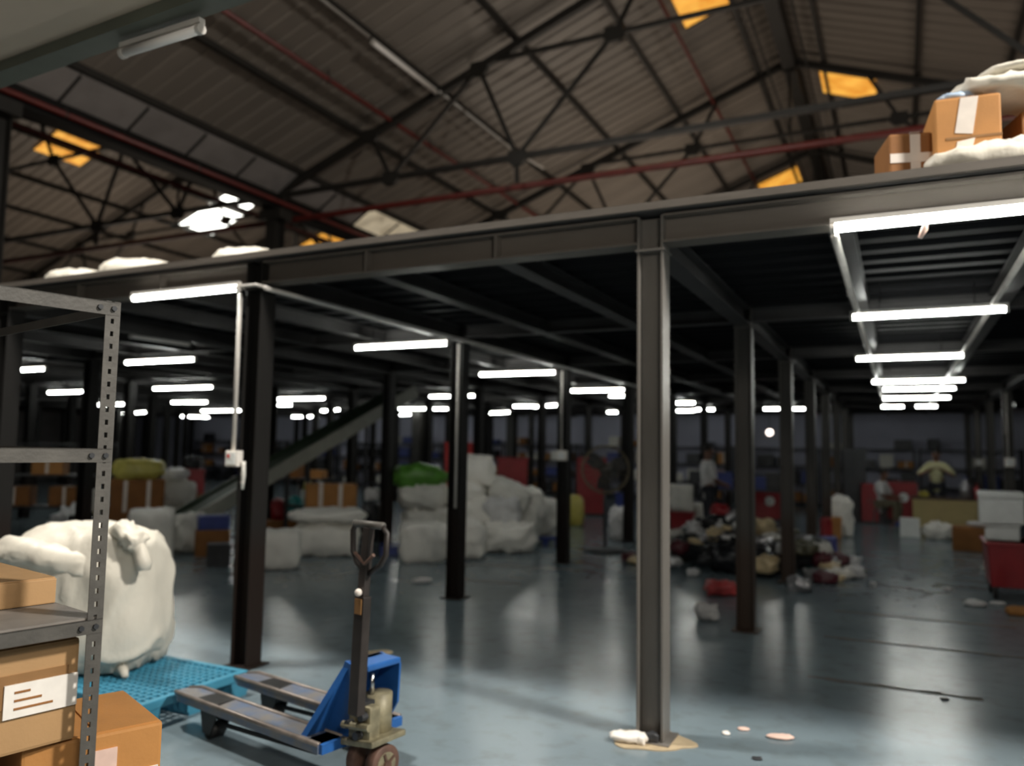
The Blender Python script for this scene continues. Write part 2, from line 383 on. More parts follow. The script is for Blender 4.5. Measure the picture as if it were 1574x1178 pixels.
# trusses
def make_truss():
    t = thing('roof_truss', 'x', 'roof truss', (XR, 13, 0))
    zb = 7.05; d = .10
    def top(x): return ZR-.13-SL*abs(x)
    for s in (-1, 1): MB().bar((0, 0, top(0)), (s*HALF, 0, top(HALF)), .12, .15).build('top_chord', m_truss, t)
    MB().bar((-HALF, 0, zb), (HALF, 0, zb), .10, .10).build('bottom_chord', m_truss, t)
    zc = 9.05; xc = (ZR-.13-zc)/SL
    MB().bar((-xc, 0, zc), (xc, 0, zc), .07, .08).build('collar_tie', m_truss, t)
    nodes = []
    for s in (-1, 1):
        T1, B1, T2, B2 = (-7.58*s, top(7.58)), (-7.06*s, zb), (-5.05*s, top(5.05)), (-4.2*s, zb)
        C = (-2.3*s, zc); T3 = (-1.65*s, top(1.65))
        for a, b in ((T1, B1), (B1, T2), (T2, B2), (B2, C), (C, T3), (B2, (-4.2*s, zb-.5))):
            MB().bar((a[0], 0, a[1]), (b[0], 0, b[1]), .06, .075).build('web_member', m_truss, t)
        nodes += [T1, B1, T2, B2, C]
    MB().bar((0, 0, zc), (0, 0, top(0)), .06, .075).build('web_member', m_truss, t)
    for (x, z) in nodes+[(0, top(0)-.1), (-HALF+.15, 7.1), (HALF-.15, 7.1)]:
        MB().prism([(x-.2, z-.06), (x-.1, z-.16), (x+.1, z-.16), (x+.2, z-.06), (x+.17, z+.12), (x-.17, z+.12)], -.05, .05).build('gusset_plate', m_truss, t)
    return t
tr = make_truss(); k = 0
for bay, xr in (('over the mezzanine', XR), ('of the neighbouring gable on the left', XR2)):
    for i, Y in enumerate((13, 19, 25, 31)):
        lab = f'black steel roof truss {bay}, {ORD[i]} from the front'
        if k == 0: tr['label'] = lab
        else: dup(tr, (xr, Y, 0), None, lab)
        k += 1
# purlins
poff = [.73, 2.64, 4.28, 6.02, 7.83, 9.43]
def purlin(x, z, lab):
    t = thing('roof_purlin', lab, 'purlin', (x, 3.2, 0))
    MB().box(-.03, .03, 0, 33, z-.02, z+.095).build('web', m_purlin, t)
    MB().box(-.03, .05, 0, 33, z-.032, z-.02).build('flange', m_purlin, t)
    return t
for nm, xr, sgn in (('left slope over the mezzanine', XR, -1), ('right slope over the mezzanine', XR, 1), ('right slope of the neighbouring gable', XR2, 1), ('left slope of the neighbouring gable', XR2, -1)):
    for i, o_ in enumerate(poff):
        purlin(xr+sgn*o_, ZR-SL*o_, f'black roof purlin on the {nm}, {ORD[i]} down from the ridge')
rg = thing('ridge_duct', 'dark ridge beam with cables hanging under the roof ridge', 'ridge beam', (XR, 12.5, 0))
MB().box(-.14, .14, 0, 24, ZR-.32, ZR-.02).build('ridge_beam', m_truss, rg)
for s in (-.45, .4): MB().tube([(s, 0, ZR-.35), (s, 24, ZR-.35)], .03, 6).build('cable', m_truss, rg)
# stanchions along the valley
for i, Y in enumerate((7.0, 13.0, 19.0, 25.0, 31.0)):
    t = thing('roof_stanchion', ['dark tall stanchion at the left edge under the valley gutter', 'dark tall stanchion under the valley gutter, left of the cream panels'][i] if i < 2 else f'dark stanchion under the valley gutter, {ORD[i]} from the front', 'column', (-12.2, Y, 0))
    for s in (-1, 1): MB().box(-.14, .14, s*.14-.01, s*.14+.01, 0, 6.72).build('flange', m_truss, t)
    MB().box(-.01, .01, -.13, .13, 0, 6.72).build('web', m_truss, t)
    MB().box(-.3, .3, -.2, .2, 6.5, 6.72).build('cap_bracket', m_truss, t)

# red sprinkler pipes
def pipe(pts, r, lab, m=m_red, nm='sprinkler_pipe', hang=()):
    c = Vector(pts[0]); t = thing(nm, lab, 'pipe', c)
    MB().tube([Vector(p)-c for p in pts], r, 10).build('pipe_run', m, t, True)
    for p, h in hang: MB().tube([Vector(p)-c+Vector((0, 0, r)), Vector(p)-c+Vector((0, 0, h))], .012, 6).build('hanger_rod', m_truss, t)
    for p, h in hang: MB().ring(Vector(p)-c, r+.01, .012, 'x' if abs((Vector(pts[1])-c).normalized().x) > .5 else 'y', 12, 5).build('clip', m_truss, t)
    return t
pipe([(-32, 13.35, 6.6), (7.5, 13.35, 6.6)], .062, 'long red sprinkler main crossing the whole roof below the trusses')
pipe([(-9.2, 4, 8.25), (-9.2, 35, 8.25)], .045, 'thin red sprinkler branch under the left slope, starting at the soffit', hang=[((-9.2, y, 8.25), .2) for y in (8, 11, 14.5, 17.5)])
pipe([(-3.88, 4, 10.1), (-3.88, 35, 10.1)], .04, 'thin red sprinkler branch passing the topmost amber skylight')
pipe([(-11.94, 4, 6.84), (-11.94, 35, 6.84)], .05, 'red sprinkler pipe along the underside of the valley gutter', hang=[((-11.94, y, 6.84), .12) for y in (7.9, 10.6)])
pipe([(-14.0, 4, 7.2), (-14.0, 35, 7.2)], .05, 'red sprinkler pipe in the neighbouring gable, left of the gutter')

# unlit tubes near the roof
def tube_light(A, B, lab, m=None, group=None, r=.022, bat=True):
    A = Vector(A); B = Vector(B); c = (A+B)/2; t = thing('tube_light', lab, 'light', c, 0, group); a = A-c; b = B-c; d = (b-a).normalized()
    MB().tube([a+d*.02, b-d*.02], r, 10).build('tube', m or m_tube, t, True)
    up = Vector((0, 0, r+.016))
    MB().bar(a+up, b+up, .035, .025).build('batten', m_cond, t)
    for e in (a, b-d*.02): MB().tube([e, e+d*.022], r+.004, 10).build('end_cap', m_cond, t)
    if 4.45 < c.y < 26 and c.z < 2.9:
        for f in (.2, .8):
            p = a.lerp(b, f); MB().tube([p+Vector((0, 0, r+.028)), p+Vector((0, 0, 2.905-c.z))], .005, 5).build('hanger_rod', m_truss, t)
    return t
A = aty(187, 82, 2.66); B = aty(310, 45, 2.66)
A = atz(187, 83, 3.49); B = atz(310, 44, 3.49); tube_light(A, B, 'unlit tube light on the soffit edge at the top left', m_tubeoff)
A = roofhit(563, 62, XR); B = roofhit(655, 135, XR)
tube_light((-8.02, 10.7, 8.55), (-8.02, 12.8, 8.55), 'unlit tube light under a purlin near the top centre', m_tubeoff, r=.04)
pipe([(-8.02, 4.5, 8.6), (-8.02, 10.6, 8.6)], .028, 'pale conduit feeding the unlit tube under the purlin, front piece', m_cond, 'conduit')
pipe([(-8.0, 12.9, 8.6), (-8.0, 16.4, 8.6), (-7.5, 16.9, 8.3)], .028, 'pale conduit behind the unlit tube under the purlin, bent at its end', m_cond, 'conduit')

# ------------------------------------------------------------------ mezzanine
DECK = 2.98; ZB = 2.77; CW = .15
RX = [1.745-3*i for i in range(12)]; CYS = [4.415+3*j for j in range(8)]
deck = thing('mezzanine_deck', 'dark ribbed steel mezzanine deck over the storage hall', 'mezzanine', (0, 4.3, 0))
# ribbed underside
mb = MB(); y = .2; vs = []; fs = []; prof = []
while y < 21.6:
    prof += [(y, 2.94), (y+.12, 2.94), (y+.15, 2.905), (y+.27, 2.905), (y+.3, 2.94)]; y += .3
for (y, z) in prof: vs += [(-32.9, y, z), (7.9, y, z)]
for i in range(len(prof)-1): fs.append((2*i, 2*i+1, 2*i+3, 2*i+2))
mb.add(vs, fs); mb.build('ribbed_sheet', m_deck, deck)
MB().box(-32.9, 7.9, 0, 21.9, 2.945, DECK).build('deck_plate', m_beamd, deck)
MB().box(-32.9, 7.9, -.035, -.001, 2.945, DECK+.008).build('edge_angle', m_beam, deck)
def ibeam_x(t, x0, x1, y, z0, z1, m, w=.075):
    MB().box(x0, x1, y-w, y+w, z0, z0+.012).build('bottom_flange', m, t)
    MB().box(x0, x1, y-w, y+w, z1-.012, z1).build('top_flange', m, t)
    MB().box(x0, x1, y-.006, y+.006, z0+.012, z1-.012).build('web', m, t)
def ibeam_y(t, x, y0, y1, z0, z1, m, w=.06):
    MB().box(x-w, x+w, y0, y1, z0, z0+.012).build('bottom_flange', m, t)
    MB().box(x-w, x+w, y0, y1, z1-.012, z1).build('top_flange', m, t)
    MB().box(x-.006, x+.006, y0, y1, z0+.012, z1-.012).build('web', m, t)
# front beams between columns
flab = ['at the right end, under the cartons and sacks', 'between the foreground column and the next on its left', 'just left of the column with the white switch box', 'behind the slotted shelf post']
for i in range(len(RX)-1):
    x1 = RX[i]-CW/2 if i else RX[0]+3; x0 = RX[i+1]+CW/2
    if i == 0: x0, x1 = RX[1]+CW/2, RX[1]+3+3
    if i == 0: pass
    lab = 'grey front beam of the mezzanine '+(flab[i] if i < 4 else f'far to the left, {ORD[i-4]} beyond the shelf post')
    if i > 5: continue
    t = thing('front_beam', lab, 'beam', ((x0+x1)/2, 4.415, 0)); c = (x0+x1)/2
    ibeam_x(t, x0-c, x1-c, 0, ZB, 2.935, m_beam)
    for q in (RX[i+1]+1, RX[i+1]+2):
        if i and x0 < q < x1: MB().box(q-c-.008, q-c+.008, -.073, -.006, ZB+.012, 2.923).build('stiffener', m_beam, t)
# lines of beams along the hall
for i, x in enumerate(RX):
    if i > 9: continue
    t = thing('hall_beam', f'dark steel beam running back over the {ORD[i]} row of columns counted from the right', 'beam', (x, 4.49, 0))
    ibeam_y(t, 0, 0, 21.7, ZB-.03, 2.90, m_beamd, .07)
n = 0
for i in range(8):
    for q in (1, 2):
        x = RX[i]-q
        t = thing('floor_joist', f'dark secondary beam under the mezzanine deck, {ORD[n]} counted from the right' if n < 16 else 'dark secondary beam under the deck', 'beam', (x, 4.49, 0)); n += 1
        ibeam_y(t, 0, 0, 21.7, ZB, 2.90, m_beamd, .06)
for j, y in enumerate(CYS[1:]):
    t = thing('cross_beam', f'dark cross beam under the mezzanine, {ORD[j]} behind the front beam', 'beam', (-10, y, 0))
    ibeam_x(t, -22, 12.5, 0, ZB+.005, 2.90, m_beamd, .06)
# columns
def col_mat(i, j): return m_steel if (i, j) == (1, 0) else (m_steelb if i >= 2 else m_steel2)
def make_column(m):
    t = thing('steel_column', 'x', 'column', (0, 0, 0)); w = CW/2
    for s in (-1, 1): MB().box(s*w-(.012 if s > 0 else 0), s*w+(.012 if s < 0 else 0), -w, w, .012, ZB+.16).build('flange', m, t)
    MB().box(-w+.012, w-.012, -.006, .006, .012, ZB+.16).build('web', m, t)
    MB().box(-w-.04, w+.04, -w-.04, w+.04, 0, .012).build('base_plate', m, t)
    MB().box(-w-.01, w+.01, -w-.01, w+.01, ZB-.045, ZB-.033).build('cap_plate', m, t)
    return t
rown = ['right-hand row of far columns', 'row of the foreground column', 'row of the column with the white switch box', 'next row left of the switch box column', 'second row left of the switch box column', 'third row left of the switch box column', 'fourth row left of the switch box column', 'fifth row left of the switch box column', 'sixth row left of the switch box column', 'seventh row left of the switch box column', 'eighth row left of the switch box column', 'ninth row left of the switch box column']
special = {(1, 0): 'large dark grey H column in the foreground, bearing the front beam', (1, 1): 'brown-footed column in front of the rubbish heap, second in the foreground row',
           (2, 0): 'dark column carrying a white switch box behind the blue pallet', (2, 1): 'black column with a pale conduit in front of the white sack heap', (2, 2): 'slim black column left of the pedestal fan'}
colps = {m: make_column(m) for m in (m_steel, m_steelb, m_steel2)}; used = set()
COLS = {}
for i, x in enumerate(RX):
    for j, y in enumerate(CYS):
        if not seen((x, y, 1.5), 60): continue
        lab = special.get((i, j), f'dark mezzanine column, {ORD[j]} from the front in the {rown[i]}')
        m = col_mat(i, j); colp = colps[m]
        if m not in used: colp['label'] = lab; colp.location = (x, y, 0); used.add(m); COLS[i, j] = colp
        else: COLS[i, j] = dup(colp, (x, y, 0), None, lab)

# ------------------------------------------------------------------ lights under the mezzanine
ZT = 2.655
def lamp(a, b, lab, z=ZT, Y=None, group=None):
    A = aty(*a, Y) if Y else atz(*a, z); B = aty(*b, Y) if Y else atz(*b, z)
    if Y: A.z = B.z = z
    else:
        y = (A.y+B.y)/2; A.y = B.y = y
    return tube_light(A, B, lab, None, group)
def lampc(xc, y, lab, L=1.17, z=ZT, group=None): return tube_light((xc-L/2, y, z), (xc+L/2, y, z), lab, None, group)
A = aty(1276, 343, 4.29); tube_light((A.x, 4.29, 2.735), (A.x+1.2, 4.29, 2.735), 'brightest long tube light fixed along the front beam at the right edge')
for k, (a, b) in enumerate([((1307, 490), (1552, 474)), ((1314, 552), (1483, 547)), ((1339, 587), (1484, 585)), ((1356, 599), (1470, 597)), ((1356, 613), (1462, 611)), ((1354, 626), (1390, 625)), ((1406, 626), (1442, 624))]):
    lamp(a, b, f'lit tube light over the right-hand aisle, {ORD[k+1]} from the front' if k < 5 else ('lit tube light at the far end of the right-hand aisle, left one', 'lit tube light at the far end of the right-hand aisle, right one')[k-5])
A = aty(203, 464, 4.29); B = aty(368, 448, 4.29)
tube_light((A.x, 4.29, 2.735), (B.x, 4.29, 2.735), 'lit tube light fixed to the front beam left of the switch box column')
lamp((549, 536), (686, 527), 'lit tube light left of the black column with conduit, above the conveyor')
lamp((740, 577), (852, 572), 'lit tube light right of the black column with conduit')
lamp((866, 602), (958, 599), 'lit tube light between the fan column and the foreground column')
far = [((936, 609), (960, 608)), ((933, 634), (957, 635)), ((193, 558), (295, 552)), ((236, 598), (313, 594)), ((-30, 572), (58, 566)), ((74, 604), (118, 602)), ((125, 602), (139, 601)), ((131, 623), (158, 622)), ((168, 622), (186, 621)), ((189, 636), (225, 634)),
       ((264, 619), (285, 618)), ((287, 619), (313, 618)), ((310, 632), (353, 630)), ((269, 640), (321, 642)), ((422, 614), (484, 611)), ((422, 623), (442, 622)), ((449, 641), (480, 640)), ((494, 632), (523, 630)),
       ((597, 639), (632, 637)), ((613, 629), (641, 627)), ((653, 629), (673, 627)), ((660, 610), (692, 608)), ((706, 609), (732, 607)), ((741, 636), (784, 634)), ((789, 625), (818, 624)), ((820, 626), (857, 623)),
       ((1027, 620), (1067, 619)), ((1028, 632), (1066, 631)), ((1069, 630), (1096, 629)), ((1173, 629), (1201, 628)), ((1211, 629), (1242, 628)), ((1557, 623), (1563, 622))]
fl = ['small lit tube right of the foreground aisle tube, beside the fan column', 'small lit tube low beside the foreground column, above the fan', 'lit tube light seen right of the slotted shelf post, upper one', 'lit tube light seen right of the slotted shelf post, lower and farther one', 'lit tube light cut by the left edge of the photo',
      'lit tube light left of the slotted shelf post under the long beam', 'very short lit tube just left of the slotted shelf post']
order = sorted(range(7, len(far)), key=lambda i: far[i][0][0]); rank = {i: n for n, i in enumerate(order)}
for k, (a, b) in enumerate(far):
    q = atz((a[0]+b[0])/2, (a[1]+b[1])/2, ZT)
    z = ZT
    if q.y > 25.6 or q.x < -32:
        v = ray((a[0]+b[0])/2, (a[1]+b[1])/2); s_ = min(25.3/v.y, -31.5/v.x if v.x < 0 else 1e9); z = (EYE+v*s_).z; z = min(z, 2.66)
    A = atz(*a, z); B = atz(*b, z)
    if k < len(fl): lab, g = fl[k], None
    else: lab, g = f'distant lit tube light under the mezzanine, {nth(rank[k])} from the left of the small ones', 'distant tube lights under the mezzanine'
    tube_light(A, (B.x, A.y, z) if abs(B.y-A.y) < .6 else B, lab, None, g)

A = atz(200, 517, 2.72); B = atz(290, 530, 2.72)
tube_light(A, B, 'unlit grey tube under the mezzanine right of the shelf post', m_tubeoff)
A = aty(1424, 338, 4.27); t = thing('rag', 'small pink rag dangling from the brightest tube at the right edge', 'rag', (A.x, 4.27, 2.66))
MB().tube([(0, 0, .055), (-.01, -.004, .02), (-.03, 0, -.02)], [.008, .016, .010], 8).build('cloth', m_pink, t, True)
# conduits
def conduit(pts, lab, r=.014): return pipe(pts, r, lab, m_cond, 'conduit')
conduit([(-.27, 4.3, 2.70), (-.27, 20, 2.70)], 'pale conduit along the left ends of the aisle lights', .02)
conduit([(.65, 4.3, 2.70), (.65, 20, 2.70)], 'pale conduit along the right ends of the aisle lights', .02)
conduit([(-4.11, 4.3, 2.72), (-4.13, 13.5, 2.72)], 'pale conduit running back from the switch box column to the fan column', .018)
conduit([(-5.45, 4.3, 2.75), (-4.2, 4.3, 2.75), (-4.13, 4.34, 2.735)], 'pale conduit above the tube left of the switch box column', .012)
# switch boxes on columns with vertical conduits
def switchbox(cx, cy, lab, zc=1.56, s=.11, red=False, top=2.7):
    t = thing('switch_box', lab, 'switch box', (cx, cy, zc))
    MB().box(-s/2, s/2, -.06, 0, -s/2, s/2).build('case', m_paper, t, bevel=.006)
    MB().box(-s*.36, s*.36, -.066, -.06, -s*.36, s*.36).build('cover', m_foam, t)
    if red: MB().tube([(-.02, -.067, .018), (-.02, -.07, .018)], .014, 12).build('red_mark', m_redmark, t)
    MB().tube([(-.02, -.02, s/2), (-.02, -.02, top-zc)], .016 if red else .013, 8).build('feed_conduit', m_cond, t, True)
    return t
A = aty(363, 705, 4.33)
switchbox(A.x, 4.34, 'white switch box with red mark on the dark column behind the pallet', A.z, .115, True)
mbx = thing('cable_tie_strip', 'pale knotted rag strip hanging on the column beside the switch box', 'rag', (A.x+.085, 4.33, A.z-.22))
MB().tube([(0, -.01, .2), (.005, -.012, .1), (0, -.012, 0)], [.014, .016, .01], 8).build('strip', m_sackg, mbx, True)
for k in range(3): MB().ball((0, -.014, .05+.06*k), .018, .012, .016, 8, 6).build('knot', m_paper, mbx, True)
conduit([(RX[2]+.03, CYS[1]-.09, 2.7), (RX[2]+.03, CYS[1]-.09, .95)], 'pale conduit dropping down the face of the black column before the heap', .014)
B = aty(860, 706, 10.3); switchbox(RX[2]+.02, CYS[2]-.08, 'small pale switch box on the slim column by the fan', 1.5, .14)
for (x, j, lab) in ((1502, 6, 'pinkish switch box on a far column at the right edge'), (1543, 5, 'whitish switch box on a far column nearest the right edge')):
    y = CYS[4 if j == 5 else 6]; B = aty(x, 711, y-.09)
    if (0, 4 if j == 5 else 6) in COLS: switchbox(RX[0], y-.08, lab, B.z, .16)

# ------------------------------------------------------------------ generic goods
def grid_ball(n):
    V = {}; vs = []; fs = []
    def vid(p):
        k = tuple(round(c*n) for c in p)
        if k not in V: V[k] = len(vs); vs.append(Vector(p))
        return V[k]
    for ax in range(3):
        for s in (-1, 1):
            for i in range(n):
                for j in range(n):
                    q = []
                    for (a, b) in ((i, j), (i+1, j), (i+1, j+1), (i, j+1)):
                        p = [0, 0, 0]; p[ax] = s; p[(ax+1) % 3] = -1+2*a/n; p[(ax+2) % 3] = -1+2*b/n; q.append(vid(p))
                    fs.append(tuple(q) if s > 0 else tuple(reversed(q)))
    return vs, fs
GB = {}
def sack_mb(sx, sy, sz, seed, e=2.7, n=12, amp=.07, taper=0., lean=0., flat=True, folds=1.5, corners=.30):
    if n not in GB: GB[n] = grid_ball(n)
    vs, fs = GB[n]; out = []; o = Vector((seed*3.7, seed*1.3, seed*.7)); mn = min(sx, sy, sz); rd = random.Random(seed)
    cf = {(a, b, c): rd.uniform(-.25, 1.0)*corners for a in (-1, 1) for b in (-1, 1) for c in (-1, 1)}
    f = 1/max(.12, (mn+max(sx, sy, sz))*.5)
    for p in vs:
        d = p.normalized(); r = (abs(d.x)**e+abs(d.y)**e+abs(d.z)**e)**(-1/e); q = d*r
        cw = abs(p.x*p.y*p.z)**1.6
        q *= 1+cw*cf[(1 if p.x > 0 else -1, 1 if p.y > 0 else -1, 1 if p.z > 0 else -1)]
        w = Vector((q.x*sx/2, q.y*sy/2, q.z*sz/2))
        nz = noise.noise(w*(1.6*f)+o)+.6*noise.noise(w*(3.4*f)+o)+.35*noise.noise(w*(7*f)+o)
        wv = w+Vector((noise.noise(w*2*f+o), noise.noise(w*2*f-o), 0))*(.25/f)
        fold = (1-abs(noise.noise(Vector((wv.x*3.1, wv.y*3.1, wv.z*1.5))*f+o*2))*2.2)
        fold = max(0, fold)**3-.25
        w += d*(nz*amp*mn*.9+folds*fold*amp*mn*1.1)
        t = (w.z/sz+.5); k = 1-taper*t; w.x *= k; w.y *= k; w.x += lean*t
        w.z += sz/2
        if flat and w.z < .0: w.z = 0
        if flat and w.z < .08*sz: w.z *= .3
        out.append(w)
    return MB().add(out, fs)
def sack(loc, size, rz, lab, m=None, seed=1, cat='sack', nm='woven_sack', neck=None, group=None, **kw):
    t = thing(nm, lab, cat, loc, rz, group)
    sack_mb(*size, seed, **kw).build('body', m or m_sack, t, True)
    if neck:
        a = Vector(neck[0]); b = Vector(neck[1]); r = neck[2]; mid = a.lerp(b, .4)
        MB().tube([a, a.lerp(b, .25), mid, a.lerp(b, .6), b], [r*1.6, r*.9, r*.6, r*1.1, r*1.5], 10).build('tied_neck', m or m_sack, t, True)
    return t
def facing(p): return math.atan2(p.y, p.x)-PI/2          # yaw that turns a front (local -y) to the camera
def spot(xl, xr, yt, yb, z0=0, Y=None, th=.5):
    """front-bottom edge on the plane z0 (or y=Y) -> centre, width, height"""
    p = aty((xl+xr)/2, yb, Y) if Y else atz((xl+xr)/2, yb, z0)
    d = depth(p); w = (xr-xl)*d/FPX; h = (yb-yt)*d/FPX; v = Vector((p.x, p.y, 0)).normalized()
    return p+v*th/2, w, h
def psack(xl, xr, yt, yb, lab, z0=0, Y=None, th=None, m=None, rz=None, seed=1, **kw):
    p, w, h = spot(xl, xr, yt, yb, z0, Y, th or .5); th = th or min(.8, max(.25, w*.8))
    p, w, h = spot(xl, xr, yt, yb, z0, Y, th)
    return sack(p, (w, th, h), facing(p) if rz is None else rz, lab, m, seed, **kw), p, w, h
def carton(loc, size, rz, lab, m=None, tape=(), nm='carton', cat='box', flaps=False, label=None, group=None, tm=None):
    sx, sy, sz = size; t = thing(nm, lab, cat, loc, rz, group); b = min(.01, sz*.05)
    MB().box(-sx/2, sx/2, -sy/2, sy/2, 0, sz-.004).build('body', m or m_card, t, bevel=b)
    MB().box(-sx/2+b, -.004, -sy/2+b, sy/2-b, sz-.005, sz).build('top_flap', m or m_card, t)
    MB().box(.004, sx/2-b, -sy/2+b, sy/2-b, sz-.005, sz).build('top_flap', m or m_card, t)
    for (x, w) in tape:
        mb = MB().box(x-w/2, x+w/2, -sy/2-.002, -sy/2+.004, sz*.05, sz*.97); mb.box(x-w/2, x+w/2, -sy/2, sy/2, sz, sz+.002)
        mb.build('tape', tm or m_tapew, t)
    if label:
        x0, x1, z0, z1 = label; MB().box(x0, x1, -sy/2-.004, -sy/2, z0, z1).build('shipping_label', m_paper, t)
    return t
def pcarton(xl, xr, yt, yb, lab, z0=0, Y=None, th=None, rz=None, **kw):
    p, w, h = spot(xl, xr, yt, yb, z0, Y, th or .4); th = th or w*.8
    p, w, h = spot(xl, xr, yt, yb, z0, Y, th)
    return carton(p, (w, th, h), facing(p) if rz is None else rz, lab, **kw), p, w, h

# ------------------------------------------------------------------ foreground: slotted-angle shelf
SD = Vector((-.21, -.978, 0)).normalized()       # along the shelf, towards the camera
SP = Vector((-.978, .21, 0)).normalized()        # into the shelf
PO = Vector((-2.09, 1.59, 0)); SL_, SDp = 1.7, 1.05
rzS = math.atan2(SD.y, SD.x)
shelf = thing('slotted_angle_shelf', 'grey slotted-angle shelf unit at the left edge holding cartons', 'shelf', PO, rzS)
# local x = towards the camera, local y = towards the aisle (so the shelf body is at y in [-SDp, 0])
def post(x, y, sx, sy):
    H = 2.002; mb = MB()
    mb.box(min(0, sx*.042), max(0, sx*.042), min(0, sy*.003), max(0, sy*.003), 0, H)
    mb.box(min(0, sx*.003), max(0, sx*.003), min(0, sy*.042), max(0, sy*.042), 0, H)
    o = mb.build('post', m_galv, shelf, loc=(x, y, 0)); return o
# slotted front post with real holes: two flanges made of strips between the slots
def slotted(x, y, sx, sy):
    H = 2.002; pitch = .0375; n = int(H/pitch); mb = MB(); w = .042; hw = .0045
    def strip(a, b, z0, z1, face):
        if face == 0: mb.box(min(sx*a, sx*b), max(sx*a, sx*b), min(0, -sy*.003), max(0, -sy*.003)+.0, z0, z1)
        else: mb.box(min(0, -sx*.003), max(0, -sx*.003), min(sy*a, sy*b), max(sy*a, sy*b), z0, z1)
    for face in (0, 1):
        strip(0, w/2-hw, 0, H, face); strip(w/2+hw, w, 0, H, face)
        for k in range(n):
            z = k*pitch; strip(w/2-hw, w/2+hw, z, z+pitch*.6, face)
    return mb.build('post', m_galv, shelf, loc=(x, y, 0))
slotted(0, 0, 1, -1); slotted(SL_, 0, -1, -1); post(0, -SDp, 1, 1); post(SL_, -SDp, -1, 1)
levels = [(2.0, False), (1.565, False), (1.075, True), (.52, True)]
for z, plate in levels:
    for y in (0, -SDp):
        s = -1 if y == 0 else 1
        mb = MB().box(0, SL_, min(0, s*.003), max(0, s*.003), z-.04, z); mb.box(0, SL_, min(0, s*.03), max(0, s*.03), z-.003, z)
        mb.build('rail', m_galv, shelf, loc=(0, y-s*.004, 0))
        for x in (.02, .06, SL_-.06, SL_-.02): MB().tube([(x, 0, z-.02), (x, -s*.008, z-.02)], .008, 6).build('bolt', m_dark, shelf, loc=(0, y-s*.004, 0))
    if plate or 1:
        pass
    for x in (0, SL_):
        MB().box(x-.0015, x+.0015, -SDp+.04, -.04, z-.03, z).build('end_rail', m_rail_dark, shelf)
    if plate: MB().box(.005, SL_-.005, -SDp+.005, -.006, z, z+.006).build('shelf_plate', m_shelf, shelf)
def onshelf(x, y, z): return PO+SD*x+Vector((-SP.x, -SP.y, 0))*y+Vector((0, 0, z))
rzC = rzS+PI                                         # carton front (-y local) towards the aisle
carton(onshelf(.29, -.54, 1.082), (.56, .5, .08), rzC, 'low tan carton lying on the upper shelf plate', m_card)
# carton under it: rests on two lower cartons that lie on the bottom plate
ZBm = .727
p0 = atz(251, 1107, ZBm); p1 = atz(76, 1143, ZBm); dB = (p0-p1).normalized(); nB = Vector((-dB.y, dB.x, 0))
cB = p0-dB*.19+nB*.2
tB = carton((cB.x, cB.y, .527), (.38, .40, .2), math.atan2(dB.y, dB.x), 'orange tan carton sticking out past the shelf post at the bottom left', m_card2)
MB().box(-.02, .06, -.205, -.2, .03, .15).build('shipping_label', m_pink, tB)
MB().box(.06, .18, -.204, -.2, .0, .07).build('tape', m_tapew, tB)
carton(onshelf(.47, -.24, .527), (.22, .2, .2), rzC+.15, 'dark brown small carton in the shadow below the labelled carton', m_cardd)
tA = carton(onshelf(.36, -.31, ZBm+.003), (.66, .5, .29), rzC, 'large tan carton with white label under the upper shelf plate', m_card)
MB().box(.10, .30, -.254, -.25, .125, .215).build('tape', m_tapeb, tA)
MB().box(.135, .325, -.259, -.254, .10, .19).build('shipping_label', m_paper, tA)
for k in range(3): MB().box(.16, .20+.03*k, -.2605, -.259, .165-.022*k, .171-.022*k).build('print_line', m_cardd, tA)

# ------------------------------------------------------------------ blue plastic pallet
PX0, PX1, PY0, PY1 = -5.25, -3.76, 3.12, 3.93
pal = thing('plastic_pallet', 'bright blue plastic grid pallet under the big white sack', 'pallet', ((PX0+PX1)/2, (PY0+PY1)/2, 0))
hx, hy = (PX1-PX0)/2, (PY1-PY0)/2
mb = MB()
for s in (-1, 1): mb.box(-hx, hx, s*hy-.05*(s > 0), s*hy+.05*(s < 0), .10, .15); mb.box(s*hx-.05*(s > 0), s*hx+.05*(s < 0), -hy+.05, hy-.05, .10, .15)
mb.build('rim', m_pal, pal, bevel=.006)
mb = MB()
nx, ny = 26, 14
for i in range(1, nx):
    x = -hx+.05+(2*hx-.1)*i/nx; mb.box(x-.008, x+.008, -hy+.05, hy-.05, .115, .147)
for j in range(1, ny):
    y = -hy+.05+(2*hy-.1)*j/ny; mb.box(-hx+.05, hx-.05, y-.007, y+.007, .12, .145)
mb.build('grid_deck', m_pal, pal)
for x in (-hx+.08, 0, hx-.08):
    for y in (-hy+.07, 0, hy-.07): MB().prism([(x-.08, y-.07), (x+.08, y-.07), (x+.08, y+.07), (x-.08, y+.07)], .02, .10, 'z').build('foot', m_pal, pal)
for y in (-hy+.07, 0, hy-.07): MB().box(-hx, hx, y-.06, y+.06, 0, .02).build('skid', m_pal, pal)
